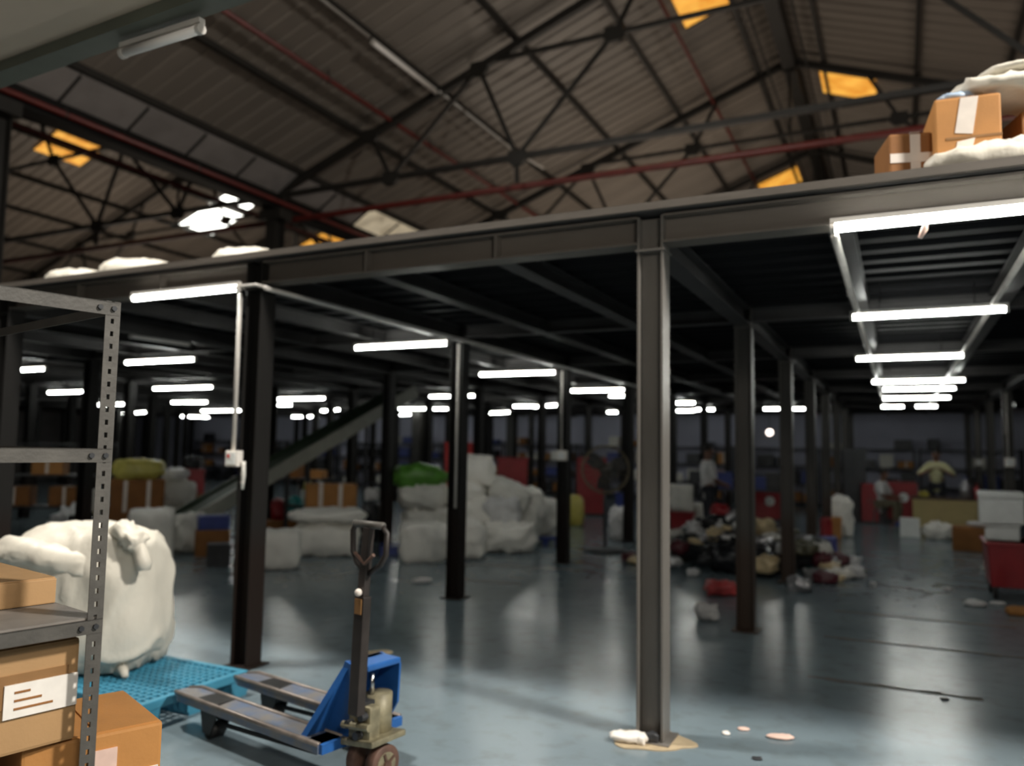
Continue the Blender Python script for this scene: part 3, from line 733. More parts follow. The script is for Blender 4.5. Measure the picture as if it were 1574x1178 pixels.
# big sack on the pallet
t = thing('large_sack', 'large bulging white sack on the blue pallet behind the shelf post', 'sack', (-4.78, 3.52, .15), math.radians(28))
sack_mb(1.08, .78, .90, 21, 3.6, 26, .022, .17, .0, True, 1.8, .03).build('body', m_sack, t, True)
fo = sack_mb(.78, .34, .20, 33, 2.3, 20, .05, 0, .05, False, 1.6, .3).build('folded_top', m_sack, t, True, loc=(-.17, -.24, .60)); fo.rotation_euler = (math.radians(-24), math.radians(12), 0)
MB().tube([(.22, -.18, .86), (.32, -.26, .895), (.41, -.31, .85), (.47, -.34, .765), (.50, -.355, .70), (.505, -.36, .655)], [.04, .062, .05, .042, .05, .035], 12).build('gathered_neck', m_sack, t, True)
nk = sack_mb(.24, .16, .12, 35, 2.0, 10, .10, 0, 0, False, 1.8, .4).build('crumpled_mouth', m_sack, t, True, loc=(.36, -.29, .80)); nk.rotation_euler = (0, .5, -.5)
MB().tube([(.34, -.24, .03), (.385, -.29, .035), (.41, -.32, .012)], [.045, .028, .018], 10).build('bottom_corner', m_sack, t, True)

# ------------------------------------------------------------------ pallet jack
JD = Vector((-1.26, .25, 0)).normalized()
J = thing('pallet_jack', 'blue hand pallet jack with dark upright tiller beside the blue pallet', 'pallet jack', (-2.40, 3.29, 0), math.atan2(JD.y, JD.x))
for s in (-1, 1):
    y0, y1 = s*.11, s*.27; a, b = min(y0, y1), max(y0, y1)
    mb = MB().add([(0,a,.155),(1.2,a,.158),(1.3,a+.04,.17),(1.3,b-.04,.17),(1.2,b,.158),(0,b,.155),(0,a,.2),(1.2,a,.2),(1.3,a+.04,.188),(1.3,b-.04,.188),(1.2,b,.2),(0,b,.2)],
        [(5,4,3,2,1,0),(6,7,8,9,10,11)]+[(i, (i+1) % 6, (i+1) % 6+6, i+6) for i in range(6)])
    f = mb.build('fork', m_bluew, J)
    for yy in (a+.008, b-.008): MB().tube([(0, yy, .197), (1.2, yy, .199), (1.28, yy+(.03 if yy == a+.008 else -.03), .187)], .013, 8).build('worn_edge', m_forkedge, f, True)
    MB().box(.86, 1.04, s*.19-.055, s*.19+.055, .188, .203).build('roller_opening', m_black, f)
    r = MB().tube([(.95, s*.19-.04, .042), (.95, s*.19+.04, .042)], .042, 18).build('load_roller', m_black, J, True)
    for yy in (-.05, .042): MB().prism([(.86, .15), (1.02, .15), (.99, .03), (.92, .03)], s*.19+yy, s*.19+yy+.008, 'y').build('bracket', m_black, r)
    MB().tube([(.1, s*.19, .12), (.93, s*.19, .08)], .012, 6).build('push_rod', m_black, J)
MB().add([(.10,-.26,.155),(.10,.26,.155),(-.02,.26,.155),(-.02,-.26,.155),(.10,-.26,.2),(.10,.26,.2),(-.02,.26,.2),(-.02,-.26,.2)],
         [(0,1,2,3),(7,6,5,4),(0,4,5,1),(1,5,6,2),(2,6,7,3),(3,7,4,0)]).build('heel_plate', m_blue, J)
MB().add([(.17,-.24,.19),(.17,.24,.19),(.0,.11,.55),(.0,-.11,.55),(.13,-.24,.19),(.13,.24,.19),(-.04,.11,.55),(-.04,-.11,.55)],
         [(0,1,2,3),(7,6,5,4),(0,4,5,1),(1,5,6,2),(2,6,7,3),(3,7,4,0)]).build('sloping_bridge', m_blue, J)
for s in (-1, 1):
    MB().prism([(.16, .19), (-.04, .19), (-.13, .33), (-.14, .52), (.0, .55)], s*.115-.006, s*.115+.006, 'y').build('side_plate', m_blue, J)
MB().box(-.15, .01, -.11, .11, .52, .55).build('top_yoke', m_blue, J, bevel=.01)
OX = -.115
MB().tube([(OX, 0, .19), (OX, 0, .40)], .065, 16).build('pump_cylinder', m_greasy, J, True)
MB().tube([(OX, .05, .40), (OX, .05, .50)], .014, 10).build('piston_rod', m_chrome, J, True)
MB().box(OX-.08, OX+.07, .06, .13, .20, .37).build('oil_reservoir', m_greasy, J, bevel=.015)
for k, (x, z) in enumerate(((-.05, .33), (.04, .28), (-.02, .24))): MB().tube([(OX+x, .12, z), (OX+x, .165, z)], .02, 8).build('valve_bolt', m_dark, J)
MB().tube([(OX-.10, .15, .29), (OX+.08, .15, .27)], .018, 8).build('pedal_bar', m_greasy, J)
MB().add([(OX-.12,-.07,.205),(OX+.11,-.07,.18),(OX+.11,.15,.17),(OX-.12,.15,.20),(OX-.12,-.07,.235),(OX+.11,-.07,.21),(OX+.11,.15,.20),(OX-.12,.15,.23)],
         [(0,3,2,1),(4,5,6,7),(0,1,5,4),(1,2,6,5),(2,3,7,6),(3,0,4,7)]).build('axle_yoke', m_greasy, J, bevel=.008)
for dx in (-.065, .065):
    x = OX+dx
    w = MB().tube([(x-.027, .03, .09), (x-.022, .03, .09), (x+.022, .03, .09), (x+.027, .03, .09)], [.084, .09, .09, .084], 28).build('steer_wheel', m_rust, J, True)
    sgn = -1 if dx < 0 else 1
    MB().tube([(x+sgn*.027, .03, .09), (x+sgn*.031, .03, .09)], .058, 20).build('hub_disc', m_greasy, w)
    MB().tube([(x+sgn*.03, .03, .09), (x+sgn*.042, .03, .09)], .022, 12).build('hub_nut', m_rust, w)
    for k in range(5):
        a = 2*PI*k/5; MB().bar((x+sgn*.0315, .03, .09), (x+sgn*.0315, .03+.055*math.cos(a), .09+.055*math.sin(a)), .012, .012).build('spoke', m_rust, w)
MB().tube([(OX-.10, .03, .09), (OX+.10, .03, .09)], .014, 10).build('axle', m_dark, J)
TX = -.115; TY = .17
T0, T1 = Vector((TX-.03, TY, .34)), Vector((TX-.03, TY-.02, .88))
MB().bar(T0, T1, .066, .05, (0, 1, 0)).build('tiller', m_tiller, J, bevel=.006)
MB().bar(T1, (TX-.045, TY-.03, 1.2), .045, .038, (0, 1, 0)).build('tiller_neck', m_tiller, J, bevel=.004)
MB().ball((TX-.03, TY+.01, .90), .018).build('release_knob', m_tapew, J, True)
MB().box(TX-.052, TX-.008, TY+.006, TY+.012, .80, .87).build('tiller_label', m_tapeb, J)
LX = TX-.045; LY = TY-.03
loop = [(0, .98), (.075, 1.03), (.105, 1.08), (.11, 1.18), (.09, 1.212), (-.09, 1.212), (-.125, 1.18), (-.12, 1.08), (-.085, 1.03), (0, .98)]
MB().tube([(LX+x, LY, z) for x, z in loop], .014, 8).build('loop_handle', m_tiller, J, True)
MB().tube([(LX-.10, LY, 1.213), (LX+.10, LY, 1.213)], .018, 8).build('hand_grip', m_galv, J, True)
MB().tube([(LX, LY+.02, 1.03), (LX-.07, LY+.03, 1.08)], .009, 6).build('release_lever', m_rust, J)
MB().tube([(LX, LY+.02, 1.03), (LX+.06, LY+.03, 1.08)], .009, 6).build('release_lever', m_rust, J)
MB().bar((OX, .06, .36), (TX, TY-.01, .36), .07, .05).build('tiller_socket', m_dark, J)

# ------------------------------------------------------------------ conveyor
cA = aty(300, 800, 8.9); cBt = aty(650, 594, 13.2)
cd = (cBt-cA); cl = Vector((cd.x, cd.y, 0)).length; ca = math.atan2(cd.y, cd.x); rise = cd.z
cv = thing('belt_conveyor', 'green inclined belt conveyor with pale side rails rising to the mezzanine', 'conveyor', (cA.x, cA.y, 0), ca)
zA = cA.z; zB_ = zA+rise; WB = .62
ang = math.atan2(rise, cl); L3 = math.hypot(rise, cl)-.3
def cvp(s, w, h=0): return Vector((s*math.cos(ang)-h*math.sin(ang), w, zA+s*math.sin(ang)+h*math.cos(ang)))
def slab(s0, s1, w0, w1, h0, h1):
    return MB().add([cvp(s0,w0,h0),cvp(s1,w0,h0),cvp(s1,w1,h0),cvp(s0,w1,h0),cvp(s0,w0,h1),cvp(s1,w0,h1),cvp(s1,w1,h1),cvp(s0,w1,h1)],[(0,3,2,1),(4,5,6,7),(0,1,5,4),(1,2,6,5),(2,3,7,6),(3,0,4,7)])
slab(-.3, L3, .03, WB, .02, .05).build('belt', m_belt, cv)
slab(-.3, L3, .03, WB, -.1, -.08).build('return_belt', m_belt, cv)
slab(-.4, L3+.1, -.03, .03, -.12, .10).build('side_rail', m_rail, cv)
slab(-.4, L3+.1, WB, WB+.06, -.12, .10).build('side_rail', m_belt, cv)
for s in (-.3, L3): MB().tube([cvp(s, .03, -.03), cvp(s, WB, -.03)], .075, 16).build('end_drum', m_dark, cv, True)
for s in (.0, L3*.45, L3*.85):
    for w in (0, WB+.03):
        a = cvp(s, w, -.12); MB().bar((a.x, a.y, 0), (a.x, a.y, a.z), .05, .05, (0, 1, 0)).build('leg', m_dark, cv)
    a = cvp(s, 0, -.12); MB().bar((a.x, 0, a.z*.4), (a.x, WB, a.z*.4), .04, .04).build('brace', m_dark, cv)

# ------------------------------------------------------------------ sacks and cartons under the mezzanine, left to middle
m_sack_fore = m_sack; m_sack = m_sack_lift  # brightened copy below the deck; darker one kept for strongly lit sacks
psack(195, 263, 785, 863, 'square white bale standing behind the big pallet sack', seed=3, e=5, amp=.03)
psack(264, 318, 792, 853, 'slumped white sack beside the square white bale', seed=4, m=m_sackg, amp=.1)
_, p, w, h = pcarton(172, 248, 738, 790, 'brown carton with two white tapes under a yellowish bag', Y=8.9, th=.5, m=m_cardd, tape=((-.18, .06), (.16, .06)))
carton((p.x, p.y, 0), (w*1.05, .55, p.z), facing(p), 'brown carton below the twice taped carton, behind the white bale', m_cardd)
psack(172, 250, 708, 740, 'yellowish translucent bag on top of the twice taped carton', z0=p.z+h, Y=None, m=m_yel, seed=6, th=.45, amp=.08) if False else sack((p.x, p.y, p.z+h), (w*.98, .48, .33), facing(p), 'yellowish translucent bag on top of the twice taped carton', m_yel, 6, amp=.07)
_, p2, w2, h2 = psack(246, 298, 738, 778, 'grey white sack right of the twice taped carton', Y=9.6, th=.5, m=m_sackg, seed=8)
sack((p2.x, p2.y, 0), (w2*1.1, .6, p2.z), facing(p2), 'dim sack at the bottom of the stack right of the twice taped carton', m_sackg, 9)
sack((p2.x-.12, p2.y+.05, p2.z+h2*.95), (w2*.7, .4, .2), facing(p2), 'crumpled white bag on top of the stack right of the yellowish bag', m_film, 10, amp=.12)
cr, p3, w3, h3 = pcarton(278, 312, 722, 760, 'dark red crate under a black plastic bag near the conveyor foot', Y=10.4, th=.4, m=m_redd)
carton((p3.x, p3.y, 0), (.45, .4, p3.z), facing(p3), 'brown carton carrying the dark red crate behind the conveyor', m_cardd)
sack((p3.x, p3.y, p3.z+h3), (.34, .32, .22), 0, 'black plastic bag on the dark red crate', m_blackp, 11, amp=.13)
psack(120, 150, 752, 808, 'white block shaped bag left of the slotted post', Y=9.6, th=.4, seed=12, e=5) if False else None
q, w, h = spot(118, 150, 754, 838, 0, None, .4)
sack(q, (w, .4, h), facing(q), 'tall white bag in the dark left of the slotted post', m_sackg, 13, e=4)
# dark rack far left with brown cartons
rk = thing('side_rack', 'dark steel rack in the gloom behind the shelf at the left edge', 'rack', (-13.9, 9.0, 0), math.radians(40))
for x in (-1.3, 1.3):
    for y in (-.3, .3): MB().box(x-.025, x+.025, y-.025, y+.025, 0, 1.6).build('post', m_dark, rk)
for z in (.45, 1.0, 1.55): MB().box(-1.3, 1.3, -.3, .3, z-.03, z).build('shelf_board', m_dark, rk)
for k, (x, z, m, lb) in enumerate([(-.9, .45, m_cardd, 'brown carton on the dark left rack, lower left'), (-.2, .45, m_cardd, 'brown carton on the dark left rack, lower middle'), (.6, .45, m_cardd, 'brown carton on the dark left rack, lower right'), (-.6, 1.0, m_cardd, 'brown carton on the dark left rack, upper left'), (.3, 1.0, m_card2, 'orange brown carton on the dark left rack, upper right')]):
    a = Matrix.Rotation(math.radians(40), 3, 'Z') @ Vector((x, 0, z)); carton(Vector((-13.9, 9.0, 0))+a, (.5, .4, .34), math.radians(40), lb, m, ((0, .05),))
for k, (x, y) in enumerate([(-11.2, 8.1), (-10.6, 7.75), (-12.2, 8.6)]):
    sack((x, y, 0), (.6, .5, .5), k, ['clear crumpled plastic bag left of the tall white bag', 'smaller crumpled plastic bag in front of the dark left rack', 'crumpled plastic bag at the far left, on the floor'][k], m_film if k != 1 else m_blackp, 60+k, amp=.14)

# centre left
psack(388, 460, 820, 878, 'low white bale on the floor right of the switch box column', seed=14, e=5, th=.6, amp=.04)
sk, pS, wS, hS = psack(452, 552, 803, 858, 'wide white sack under a flopped over sack, left of the jack tiller', seed=15, th=.8, amp=.06)
sack((pS.x, pS.y, hS*.92), (wS*1.2, .85, .2), facing(pS), 'flat white sack flopped over the wide sack left of the tiller', m_sack, 16, amp=.10)
ct, pC, wC, hC = pcarton(470, 547, 745, 786, 'orange brown carton with two tapes behind the flopped over sack', Y=10.6, th=.5, m=m_card2, tape=((-.17, .07), (.15, .07)))
carton((pC.x, pC.y, 0), (wC*1.1, .6, pC.z), facing(pC), 'brown carton at the bottom of the stack behind the flopped over sack', m_cardd)
def onfloorbag(xl, xr, yt, yb, Y, m, lab, seed, cat='bag', nm='plastic_bag', **kw):
    """bag seen at these pixels on a support of plain cartons"""
    p, w, h = spot(xl, xr, yt, yb, 0, Y, .3); t = sack(p, (w, .32, h), facing(p), lab, m, seed, cat, nm, **kw)
    return p, w, h
p, w, h = onfloorbag(416, 440, 768, 800, 11.2, m_redd, 'red bag beneath the conveyor, left of a teal bag', 17)
carton((p.x+.15, p.y, 0), (1.0, .42, p.z), facing(p), 'dark carton carrying the red and teal bags under the conveyor', m_cardd)
p, w, h = onfloorbag(440, 464, 764, 800, 11.2, m_teal, 'teal bag beneath the conveyor beside the red bag', 18)
p = aty(472, 770, 11.6); t = thing('jerrycan', 'white container with yellow cap under the conveyor', 'container', (p.x, p.y, 0))
MB().box(-.1, .1, -.08, .08, 0, p.z+.2).build('body', m_foam, t, bevel=.03); MB().tube([(0, 0, p.z+.2), (0, 0, p.z+.36)], [.085, .06], 12).build('cap', m_yel, t, True)
p = aty(573, 770, 11.0); t = sack((p.x, p.y, 0), (.32, .3, p.z), 0, 'dark upright sack left of the dark column, under a red and white bag', m_blackp, 19)
sack((p.x, p.y, p.z), (.26, .26, .22), .4, 'red and white rounded bag beside the dark column', m_film, 20)
_, p, w, h = pcarton(300, 350, 816, 856, 'dim brown carton on the floor between the slumped sack and the switch box column', m=m_cardd, th=.4)
carton((p.x, p.y, h), (w*.9, .36, .2), facing(p)+.1, 'dark blue crate on the dim carton left of the switch box column', m_bluep)
_, p, w, h = pcarton(318, 352, 838, 872, 'low black crate before the dim carton, left of the switch box column', m=m_dark, th=.3)
# heap of white sacks round the black column
HP = [
 # xl, xr, yt, yb, z0, Y, th, mat, seed, label, kw
 (613, 690, 806, 867, 0, None, .55, m_sack, 22, 'squared white sack in the front of the heap, left of the black column', dict(e=4.2, amp=.05, corners=.12)),
 (684, 745, 800, 862, 0, None, .5, m_sack, 23, 'white sack at the foot of the heap just right of the black column', dict(amp=.07)),
 (740, 826, 806, 853, 0, None, .55, m_sack, 24, 'white sack with a pointed corner at the front right of the heap', dict(amp=.09, e=2.1, corners=.75)),
 (796, 858, 768, 832, 0, None, .7, m_sackg, 25, 'grey white sack at the right end of the heap, above a blue pallet', dict(amp=.08)),
]
for xl, xr, yt, yb, z0, Y, th, m, sd, lb, kw in HP: psack(xl, xr, yt, yb, lb, z0, Y, th, m, seed=sd, **kw)
# second tier and upper tiers on supporting sacks inside the heap
p = aty(650, 866, 10.6)
def hs(xl, xr, yt, yb, Y, th, m, sd, lb, rz=None, tilt=0, nm='woven_sack', **kw):
    p, w, h = spot(xl, xr, yt, yb, 0, Y, th); t = sack(p, (w, th, h), facing(p) if rz is None else rz, lab=lb, m=m, seed=sd, nm=nm, **kw)
    if tilt: t.rotation_euler.rotate_axis('Y', tilt)
    return t
def base_sack(xl, xr, yt, Y, th, sd, lb, m=m_sackg):
    """sack standing on the floor at depth Y whose top shows at pixel row yt"""
    c = aty((xl+xr)/2, yt, Y); d = depth(c); w = (xr-xl)*d/FPX; v = Vector((c.x, c.y, 0)).normalized()
    return sack((c.x+v.x*th/2, c.y+v.y*th/2, 0), (w, th, c.z), facing(c), lb, m, sd)
base_sack(617, 692, 778, 10.62, .6, 26, 'grey white sack in the middle of the heap, left of the black column')
base_sack(690, 760, 762, 11.0, .6, 27, 'white sack low in the heap behind the black column', m_sack)
base_sack(750, 832, 762, 11.6, .7, 28, 'white sack low in the heap right of centre')
hs(612, 690, 744, 786, 10.62, .6, m_sackg, 29, 'limp grey sack under the green sack', amp=.08)
t = hs(597, 690, 712, 755, 10.62, .5, m_green, 30, 'green sack lying on top of the heap left of the black column', e=1.9, amp=.06, nm='green_sack')
hs(690, 745, 742, 778, 11.0, .5, m_sack, 31, 'white sack with a red print midway up the heap', amp=.07)
hs(696, 760, 700, 748, 11.2, .5, m_sack, 32, 'topmost white sack of the heap right of the black column', e=3.6, amp=.05)
t = hs(738, 812, 738, 778, 11.4, .5, m_sackg, 33, 'long white sack sliding down the right side of the heap', amp=.08, tilt=.42, e=2.6)
hs(786, 836, 752, 800, 11.8, .5, m_sack, 34, 'white sack on the right shoulder of the heap', amp=.08, e=2.6)
hs(742, 800, 766, 812, 11.2, .4, m_film, 35, 'crinkled white film bag in the middle of the heap', amp=.11)
def flat_pallet(c, sx, sy, rz, lab, m):
    t = thing('blue_pallet', lab, 'pallet', (c.x, c.y, 0), rz)
    for k in range(5): MB().box(-sx/2, sx/2, -sy/2+k*sy/5+.01, -sy/2+(k+1)*sy/5-.01, .09, .12).build('board', m, t)
    for x in (-sx/2+.06, 0, sx/2-.06): MB().box(x-.05, x+.05, -sy/2, sy/2, 0, .09).build('runner', m, t)
c = atz(838, 838); c += Vector((c.x, c.y, 0)).normalized()*.1
flat_pallet(c, .55, .3, facing(c), 'small dark blue pallet at the right foot of the sack heap', m_bluep)
c = atz(600, 850); flat_pallet(c, .32, .6, facing(c), 'dark blue pallet between the wide sack and the heap', m_bluep)
# red bins behind the heap
def bin_(c, w, d, h, rz, lab, m=m_redd, taper=.85, wheels=True, mark=False):
    t = thing('red_bin', lab, 'bin', (c.x, c.y, 0), rz); z0 = .14 if wheels else 0; a = taper
    vs = [(-w/2*a,-d/2*a,z0),(w/2*a,-d/2*a,z0),(w/2*a,d/2*a,z0),(-w/2*a,d/2*a,z0),(-w/2,-d/2,h),(w/2,-d/2,h),(w/2,d/2,h),(-w/2,d/2,h)]
    MB().add(vs, [(0,3,2,1),(4,5,6,7),(0,1,5,4),(1,2,6,5),(2,3,7,6),(3,0,4,7)]).build('tub', m, t, bevel=.015)
    mb = MB(); mb.box(-w/2-.02, w/2+.02, -d/2-.02, d/2+.02, h-.04, h); mb.build('rim', m, t, bevel=.01)
    if wheels:
        for sx in (-1, 1):
            for sy in (-1, 1):
                MB().tube([(sx*w*.36-.02, sy*d*.36, .06), (sx*w*.36+.02, sy*d*.36, .06)], .06, 14).build('caster', m_black, t, True)
                MB().box(sx*w*.36-.03, sx*w*.36+.03, sy*d*.36-.03, sy*d*.36+.03, .11, .14).build('caster_fork', m_dark, t)
    if mark: MB().tube([(.05, -d/2-.012, h*.62), (.05, -d/2-.004, h*.62)], .09, 18).build('white_emblem', m_foam, t)
    return t
p, w, h = spot(762, 810, 704, 830, 0, 13.6, .6); bin_(p, w, .6, p.z+h, facing(p), 'dark red bin behind the right side of the sack heap')
p, w, h = spot(680, 726, 681, 815, 0, 14.6, .6); bin_(p, w, .6, p.z+h, facing(p), 'bright red bin partly hidden behind the black column with conduit', mat('red_bright', (.45, .02, .02), .4))
# cupboards
def cupboard(c, w, d, h, rz, lab, m=m_redd, mark=False):
    t = thing('metal_cupboard', lab, 'cupboard', (c.x, c.y, 0), rz)
    MB().box(-w/2, w/2, -d/2, d/2, .06, h).build('body', m, t)
    MB().box(-w/2+.02, w/2-.02, -d/2+.03, d/2-.03, 0, .06).build('plinth', m_dark, t)
    for s in (-1, 1):
        a, b = sorted((s*.006, s*(w/2-.01))); dd = MB().box(a, b, -d/2-.016, -d/2, .08, h-.02).build('door', m, t, bevel=.004)
        MB().box(s*.04-.008, s*.04+.008, -d/2-.035, -d/2-.016, h*.5, h*.5+.12).build('handle', m_galv, dd)
    if mark: MB().tube([(.06, -d/2-.024, h*.62), (.06, -d/2-.016, h*.62)], .11, 20).build('white_emblem', m_foam, t)
    return t
def pcup(xl, xr, yt, yb, lab, mark=False, m=m_redd, d=.5):
    p, w, h = spot(xl, xr, yt, yb, 0, None, d); return cupboard(p, w, d, h, facing(p), lab, m, mark)
pcup(886, 932, 704, 794, 'tall red cupboard behind the pedestal fan')
pcup(1160, 1199, 752, 802, 'low red cupboard with round white emblem between two columns', True)
pcup(1362, 1409, 742, 803, 'red cupboard with round white emblem left of the desk', True)
pcup(1326, 1350, 745, 806, 'narrow red cupboard behind the seated worker')
p, w, h = spot(1030, 1066, 788, 824, 0, None, .5); bin_(p, w, .5, h, facing(p), 'low dark red bin right of the foreground column', wheels=False)
sack(p+Vector((0, 0, h)), (w*.95, .45, .5), facing(p), 'pale square bale on the low dark red bin', m_sackg, 36, e=5, amp=.03)
psack(1064, 1099, 776, 824, 'grey white box shaped bag right of the low red bin', seed=37, e=5, th=.5, m=m_sackg, amp=.03)
psack(868, 897, 764, 810, 'yellow sack standing left of the pedestal fan', seed=38, m=m_yel, th=.4)
psack(936, 962, 780, 832, 'white bag slumped behind the fan base', seed=39, m=m_film, th=.35, amp=.1)
p, w, h = spot(945, 968, 758, 812, 0, None, .4); bin_(p, w, .4, h, facing(p), 'dark blue bin behind the fan', m_bluep, wheels=False)

# pedestal fan
F = aty(931, 722, 11.97); fz = F.z; f_ = thing('pedestal_fan', 'large round pedestal fan standing left of the foreground column', 'fan', (F.x, F.y, 0), facing(F)+.15)
mb = MB()
for k in range(3): pass
MB().tube([(0, 0, 0), (0, 0, .03), (0, 0, .045), (0, 0, .06)], [.33, .33, .2, .05], 28).build('base', m_dark, f_, True)
MB().tube([(0, .06, .05), (0, .06, fz-.05)], .024, 12).build('pole', m_dark, f_, True)
MB().tube([(0, .04, fz), (0, .22, fz)], [.1, .08], 16).build('motor', m_dark, f_, True)
m_guard = mat('fan_guard', (.16, .13, .08), .4, .3, .1)
mb = MB().ring((0, 0, fz), .37, .016, 'y', 40, 8); g = mb.build('guard_ring', m_guard, f_, True)
for k in range(20):
    a = 2*PI*k/20; MB().tube([(.06*math.cos(a), -.09, fz+.06*math.sin(a)), (.25*math.cos(a), -.08, fz+.25*math.sin(a)), (.37*math.cos(a), 0, fz+.37*math.sin(a))], .003, 5).build('guard_wire', m_guard, g)
MB().ring((0, -.085, fz), .2, .003, 'y', 32, 5).build('guard_wire', m_guard, g)
MB().ball((0, -.06, fz), .055, .03, .055).build('hub', m_galv, f_, True)
for k in range(3):
    a = 2*PI*k/3+.4; c, s = math.cos(a), math.sin(a); vs = []
    for r, wd in ((.05, .05), (.18, .11), (.32, .10)):
        for q, yy in ((-wd, -.03), (wd, .03)): vs += [(r*c-q*s, yy, fz+r*s+q*c), (r*c-q*s, yy+.006, fz+r*s+q*c)]
    MB().add(vs, [(0,2,6,4),(4,6,10,8),(1,5,7,3),(5,9,11,7),(0,4,5,1),(4,8,9,5),(2,3,7,6),(6,7,11,10),(8,10,11,9),(0,1,3,2)]).build('blade', m_dark, f_)

# ------------------------------------------------------------------ rubbish heap round the columns of the foreground row
def trash(xl, xr, yt, yb, m, lab, seed, cat='bag', nm='plastic_bag', z0=0, th=None, group=None, **kw):
    p, w, h = spot(xl, xr, yt, yb, z0, None, .3); th = th or max(.16, w*.7); p, w, h = spot(xl, xr, yt, yb, z0, None, th)
    kw.setdefault('amp', .13); kw.setdefault('n', 9); kw.setdefault('e', 2.4)
    return sack(p, (w, th, h), facing(p)+random.uniform(-.3, .3), lab, m, seed, cat, nm, group=group, **kw)
def mound(x, y): return max(0, .62*(1-((x+2.05)/1.55)**2-((y-11.55)/1.35)**2))
core = [(-2.5, 11.8, 1.1, .9), (-1.9, 10.95, 1.0, .8), (-1.4, 11.9, 1.1, .8), (-2.3, 12.3, 1.0, .7)]
for k, (x, y, sx, sy) in enumerate(core):
    sack((x, y, 0), (sx, sy, mound(x, y)*.85), random.uniform(-.5, .5), ['dark mass of bagged rubbish at the left of the heap', 'dark mass of bagged rubbish at the front of the heap', 'dark mass of bagged rubbish behind the third foreground row column', 'dark mass of bagged rubbish at the back of the heap'][k],
         m_blackp if k % 2 else m_dark, 70+k, 'rubbish', 'rubbish_bag', amp=.13, e=2.4, n=14)
trash(1083, 1135, 896, 918, m_coral, 'coral pink parcel on the floor before the brown-footed column', 101, 'parcel', 'parcel')
trash(1070, 1106, 930, 957, m_film, 'crumpled white bag alone on the floor left of the brown-footed column', 102)
trash(1212, 1248, 888, 912, m_silver, 'silvery white packet right of the third foreground row column foot', 103, 'packet', 'foil_packet')
trash(1250, 1288, 882, 899, m_maroon, 'flat maroon packet at the right of the rubbish heap', 104, 'packet', 'packet')
trash(1276, 1312, 876, 892, m_sack, 'crumpled beige paper at the right tip of the rubbish heap', 105, 'paper', 'crumpled_paper')
trash(1220, 1264, 852, 876, m_teal if 0 else mat('aqua_plastic', srgb(120, 170, 170), .3, 0, .1, 8, .4, 14), 'pale aqua bag at the right of the rubbish heap', 106)
m_olive = mat('olive_plastic', (.09, .085, .05), .4, 0, .2, 8, .4, 14)
m_cream_b = mat('cream_plastic', srgb(210, 190, 150), .35, 0, .12, 8, .4, 14)
def pile(xl, xr, yt, yb, Y, m, lab, sd, nm='plastic_bag', cat='bag', th=.25, **kw):
    kw.setdefault('amp', .13); kw.setdefault('n', 9); kw.setdefault('e', 2.4)
    p, w, h = spot(xl, xr, yt, yb, 0, Y, th); return sack(p, (w, th, h), facing(p)+random.uniform(-.2, .2), lab, m, sd, cat, nm, **kw)
pile(1162, 1198, 856, 884, 10.4, m_cream_b, 'cream bag between the two columns in the rubbish heap', 107)
pile(1083, 1114, 814, 846, 11.4, m_sack, 'rounded white bag in the left of the rubbish heap', 108)
pile(1160, 1192, 800, 832, 11.6, m_cream_b, 'upper cream bag between the two columns in the rubbish heap', 109)
pile(1092, 1120, 776, 801, 12.3, m_redd, 'red bag on top of the rubbish heap', 110)
A = aty(1098, 812, 11.9); B = aty(1132, 786, 11.9); t = thing('film_roll', 'silver film roll lying aslant on the rubbish heap', 'roll', (A+B)/2)
MB().tube([A-(A+B)/2, B-(A+B)/2], .045, 12).build('roll', m_silver, t, True); MB().tube([(A-B)*.52, (A-B)*.5], .02, 8).build('core_tube', m_cardd, t)
pile(1036, 1074, 838, 866, 11.6, m_olive, 'olive bag at the left end of the rubbish heap', 111)
pile(1044, 1072, 812, 840, 12.2, m_film, 'white film bag at the left end of the rubbish heap', 112)
trash(1258, 1286, 826, 850, mat('violet_plastic', srgb(70, 74, 140), .4, 0, .15, 8), 'violet blue box at the back right of the rubbish heap', 113, 'box', 'box', e=5, amp=.03)
trash(1262, 1278, 796, 828, m_redd, 'red can right of the far brown column', 114, 'can', 'container', e=5, amp=.02)
trash(1277, 1293, 796, 828, m_card2, 'orange box beside the red can', 115, 'carton', 'box', e=6, amp=.02)
psack(1276, 1312, 764, 826, 'tall white sack beside the orange box at the back of the rubbish heap', seed=116, th=.4, m=m_sack, amp=.1)
cols = [(m_film, 'clear white film'), (m_blackp, 'black plastic'), (m_silver, 'silver foil'), (m_sackg, 'grey'), (m_cream_b, 'cream plastic'), (m_maroon, 'maroon plastic'), (m_film, 'clear white film'), (m_dark, 'dark'), (m_olive, 'olive plastic'), (m_sackg, 'grey')]
for k in range(120):
    a = random.random()*2*PI; rr = random.random()**.6; m, nm = cols[k % len(cols)]
    x = -2.05+1.6*rr*math.cos(a); y = 11.55+1.4*rr*math.sin(a); s_ = random.uniform(.13, .30); z = max(0, mound(x, y)-.05-.25*s_)
    if abs(x-RX[1]) < .2 and min(abs(y-q) for q in CYS) < .2: continue
    sack((x, y, z), (s_, s_*random.uniform(.6, 1), s_*random.uniform(.35, .75)), random.random()*6, f'small crumpled {nm} scrap in the rubbish heap', m, 200+k, 'scrap', 'scrap_bag', group=f'{nm} scraps in the rubbish heap', amp=.16, n=6, e=2.2, corners=.5)
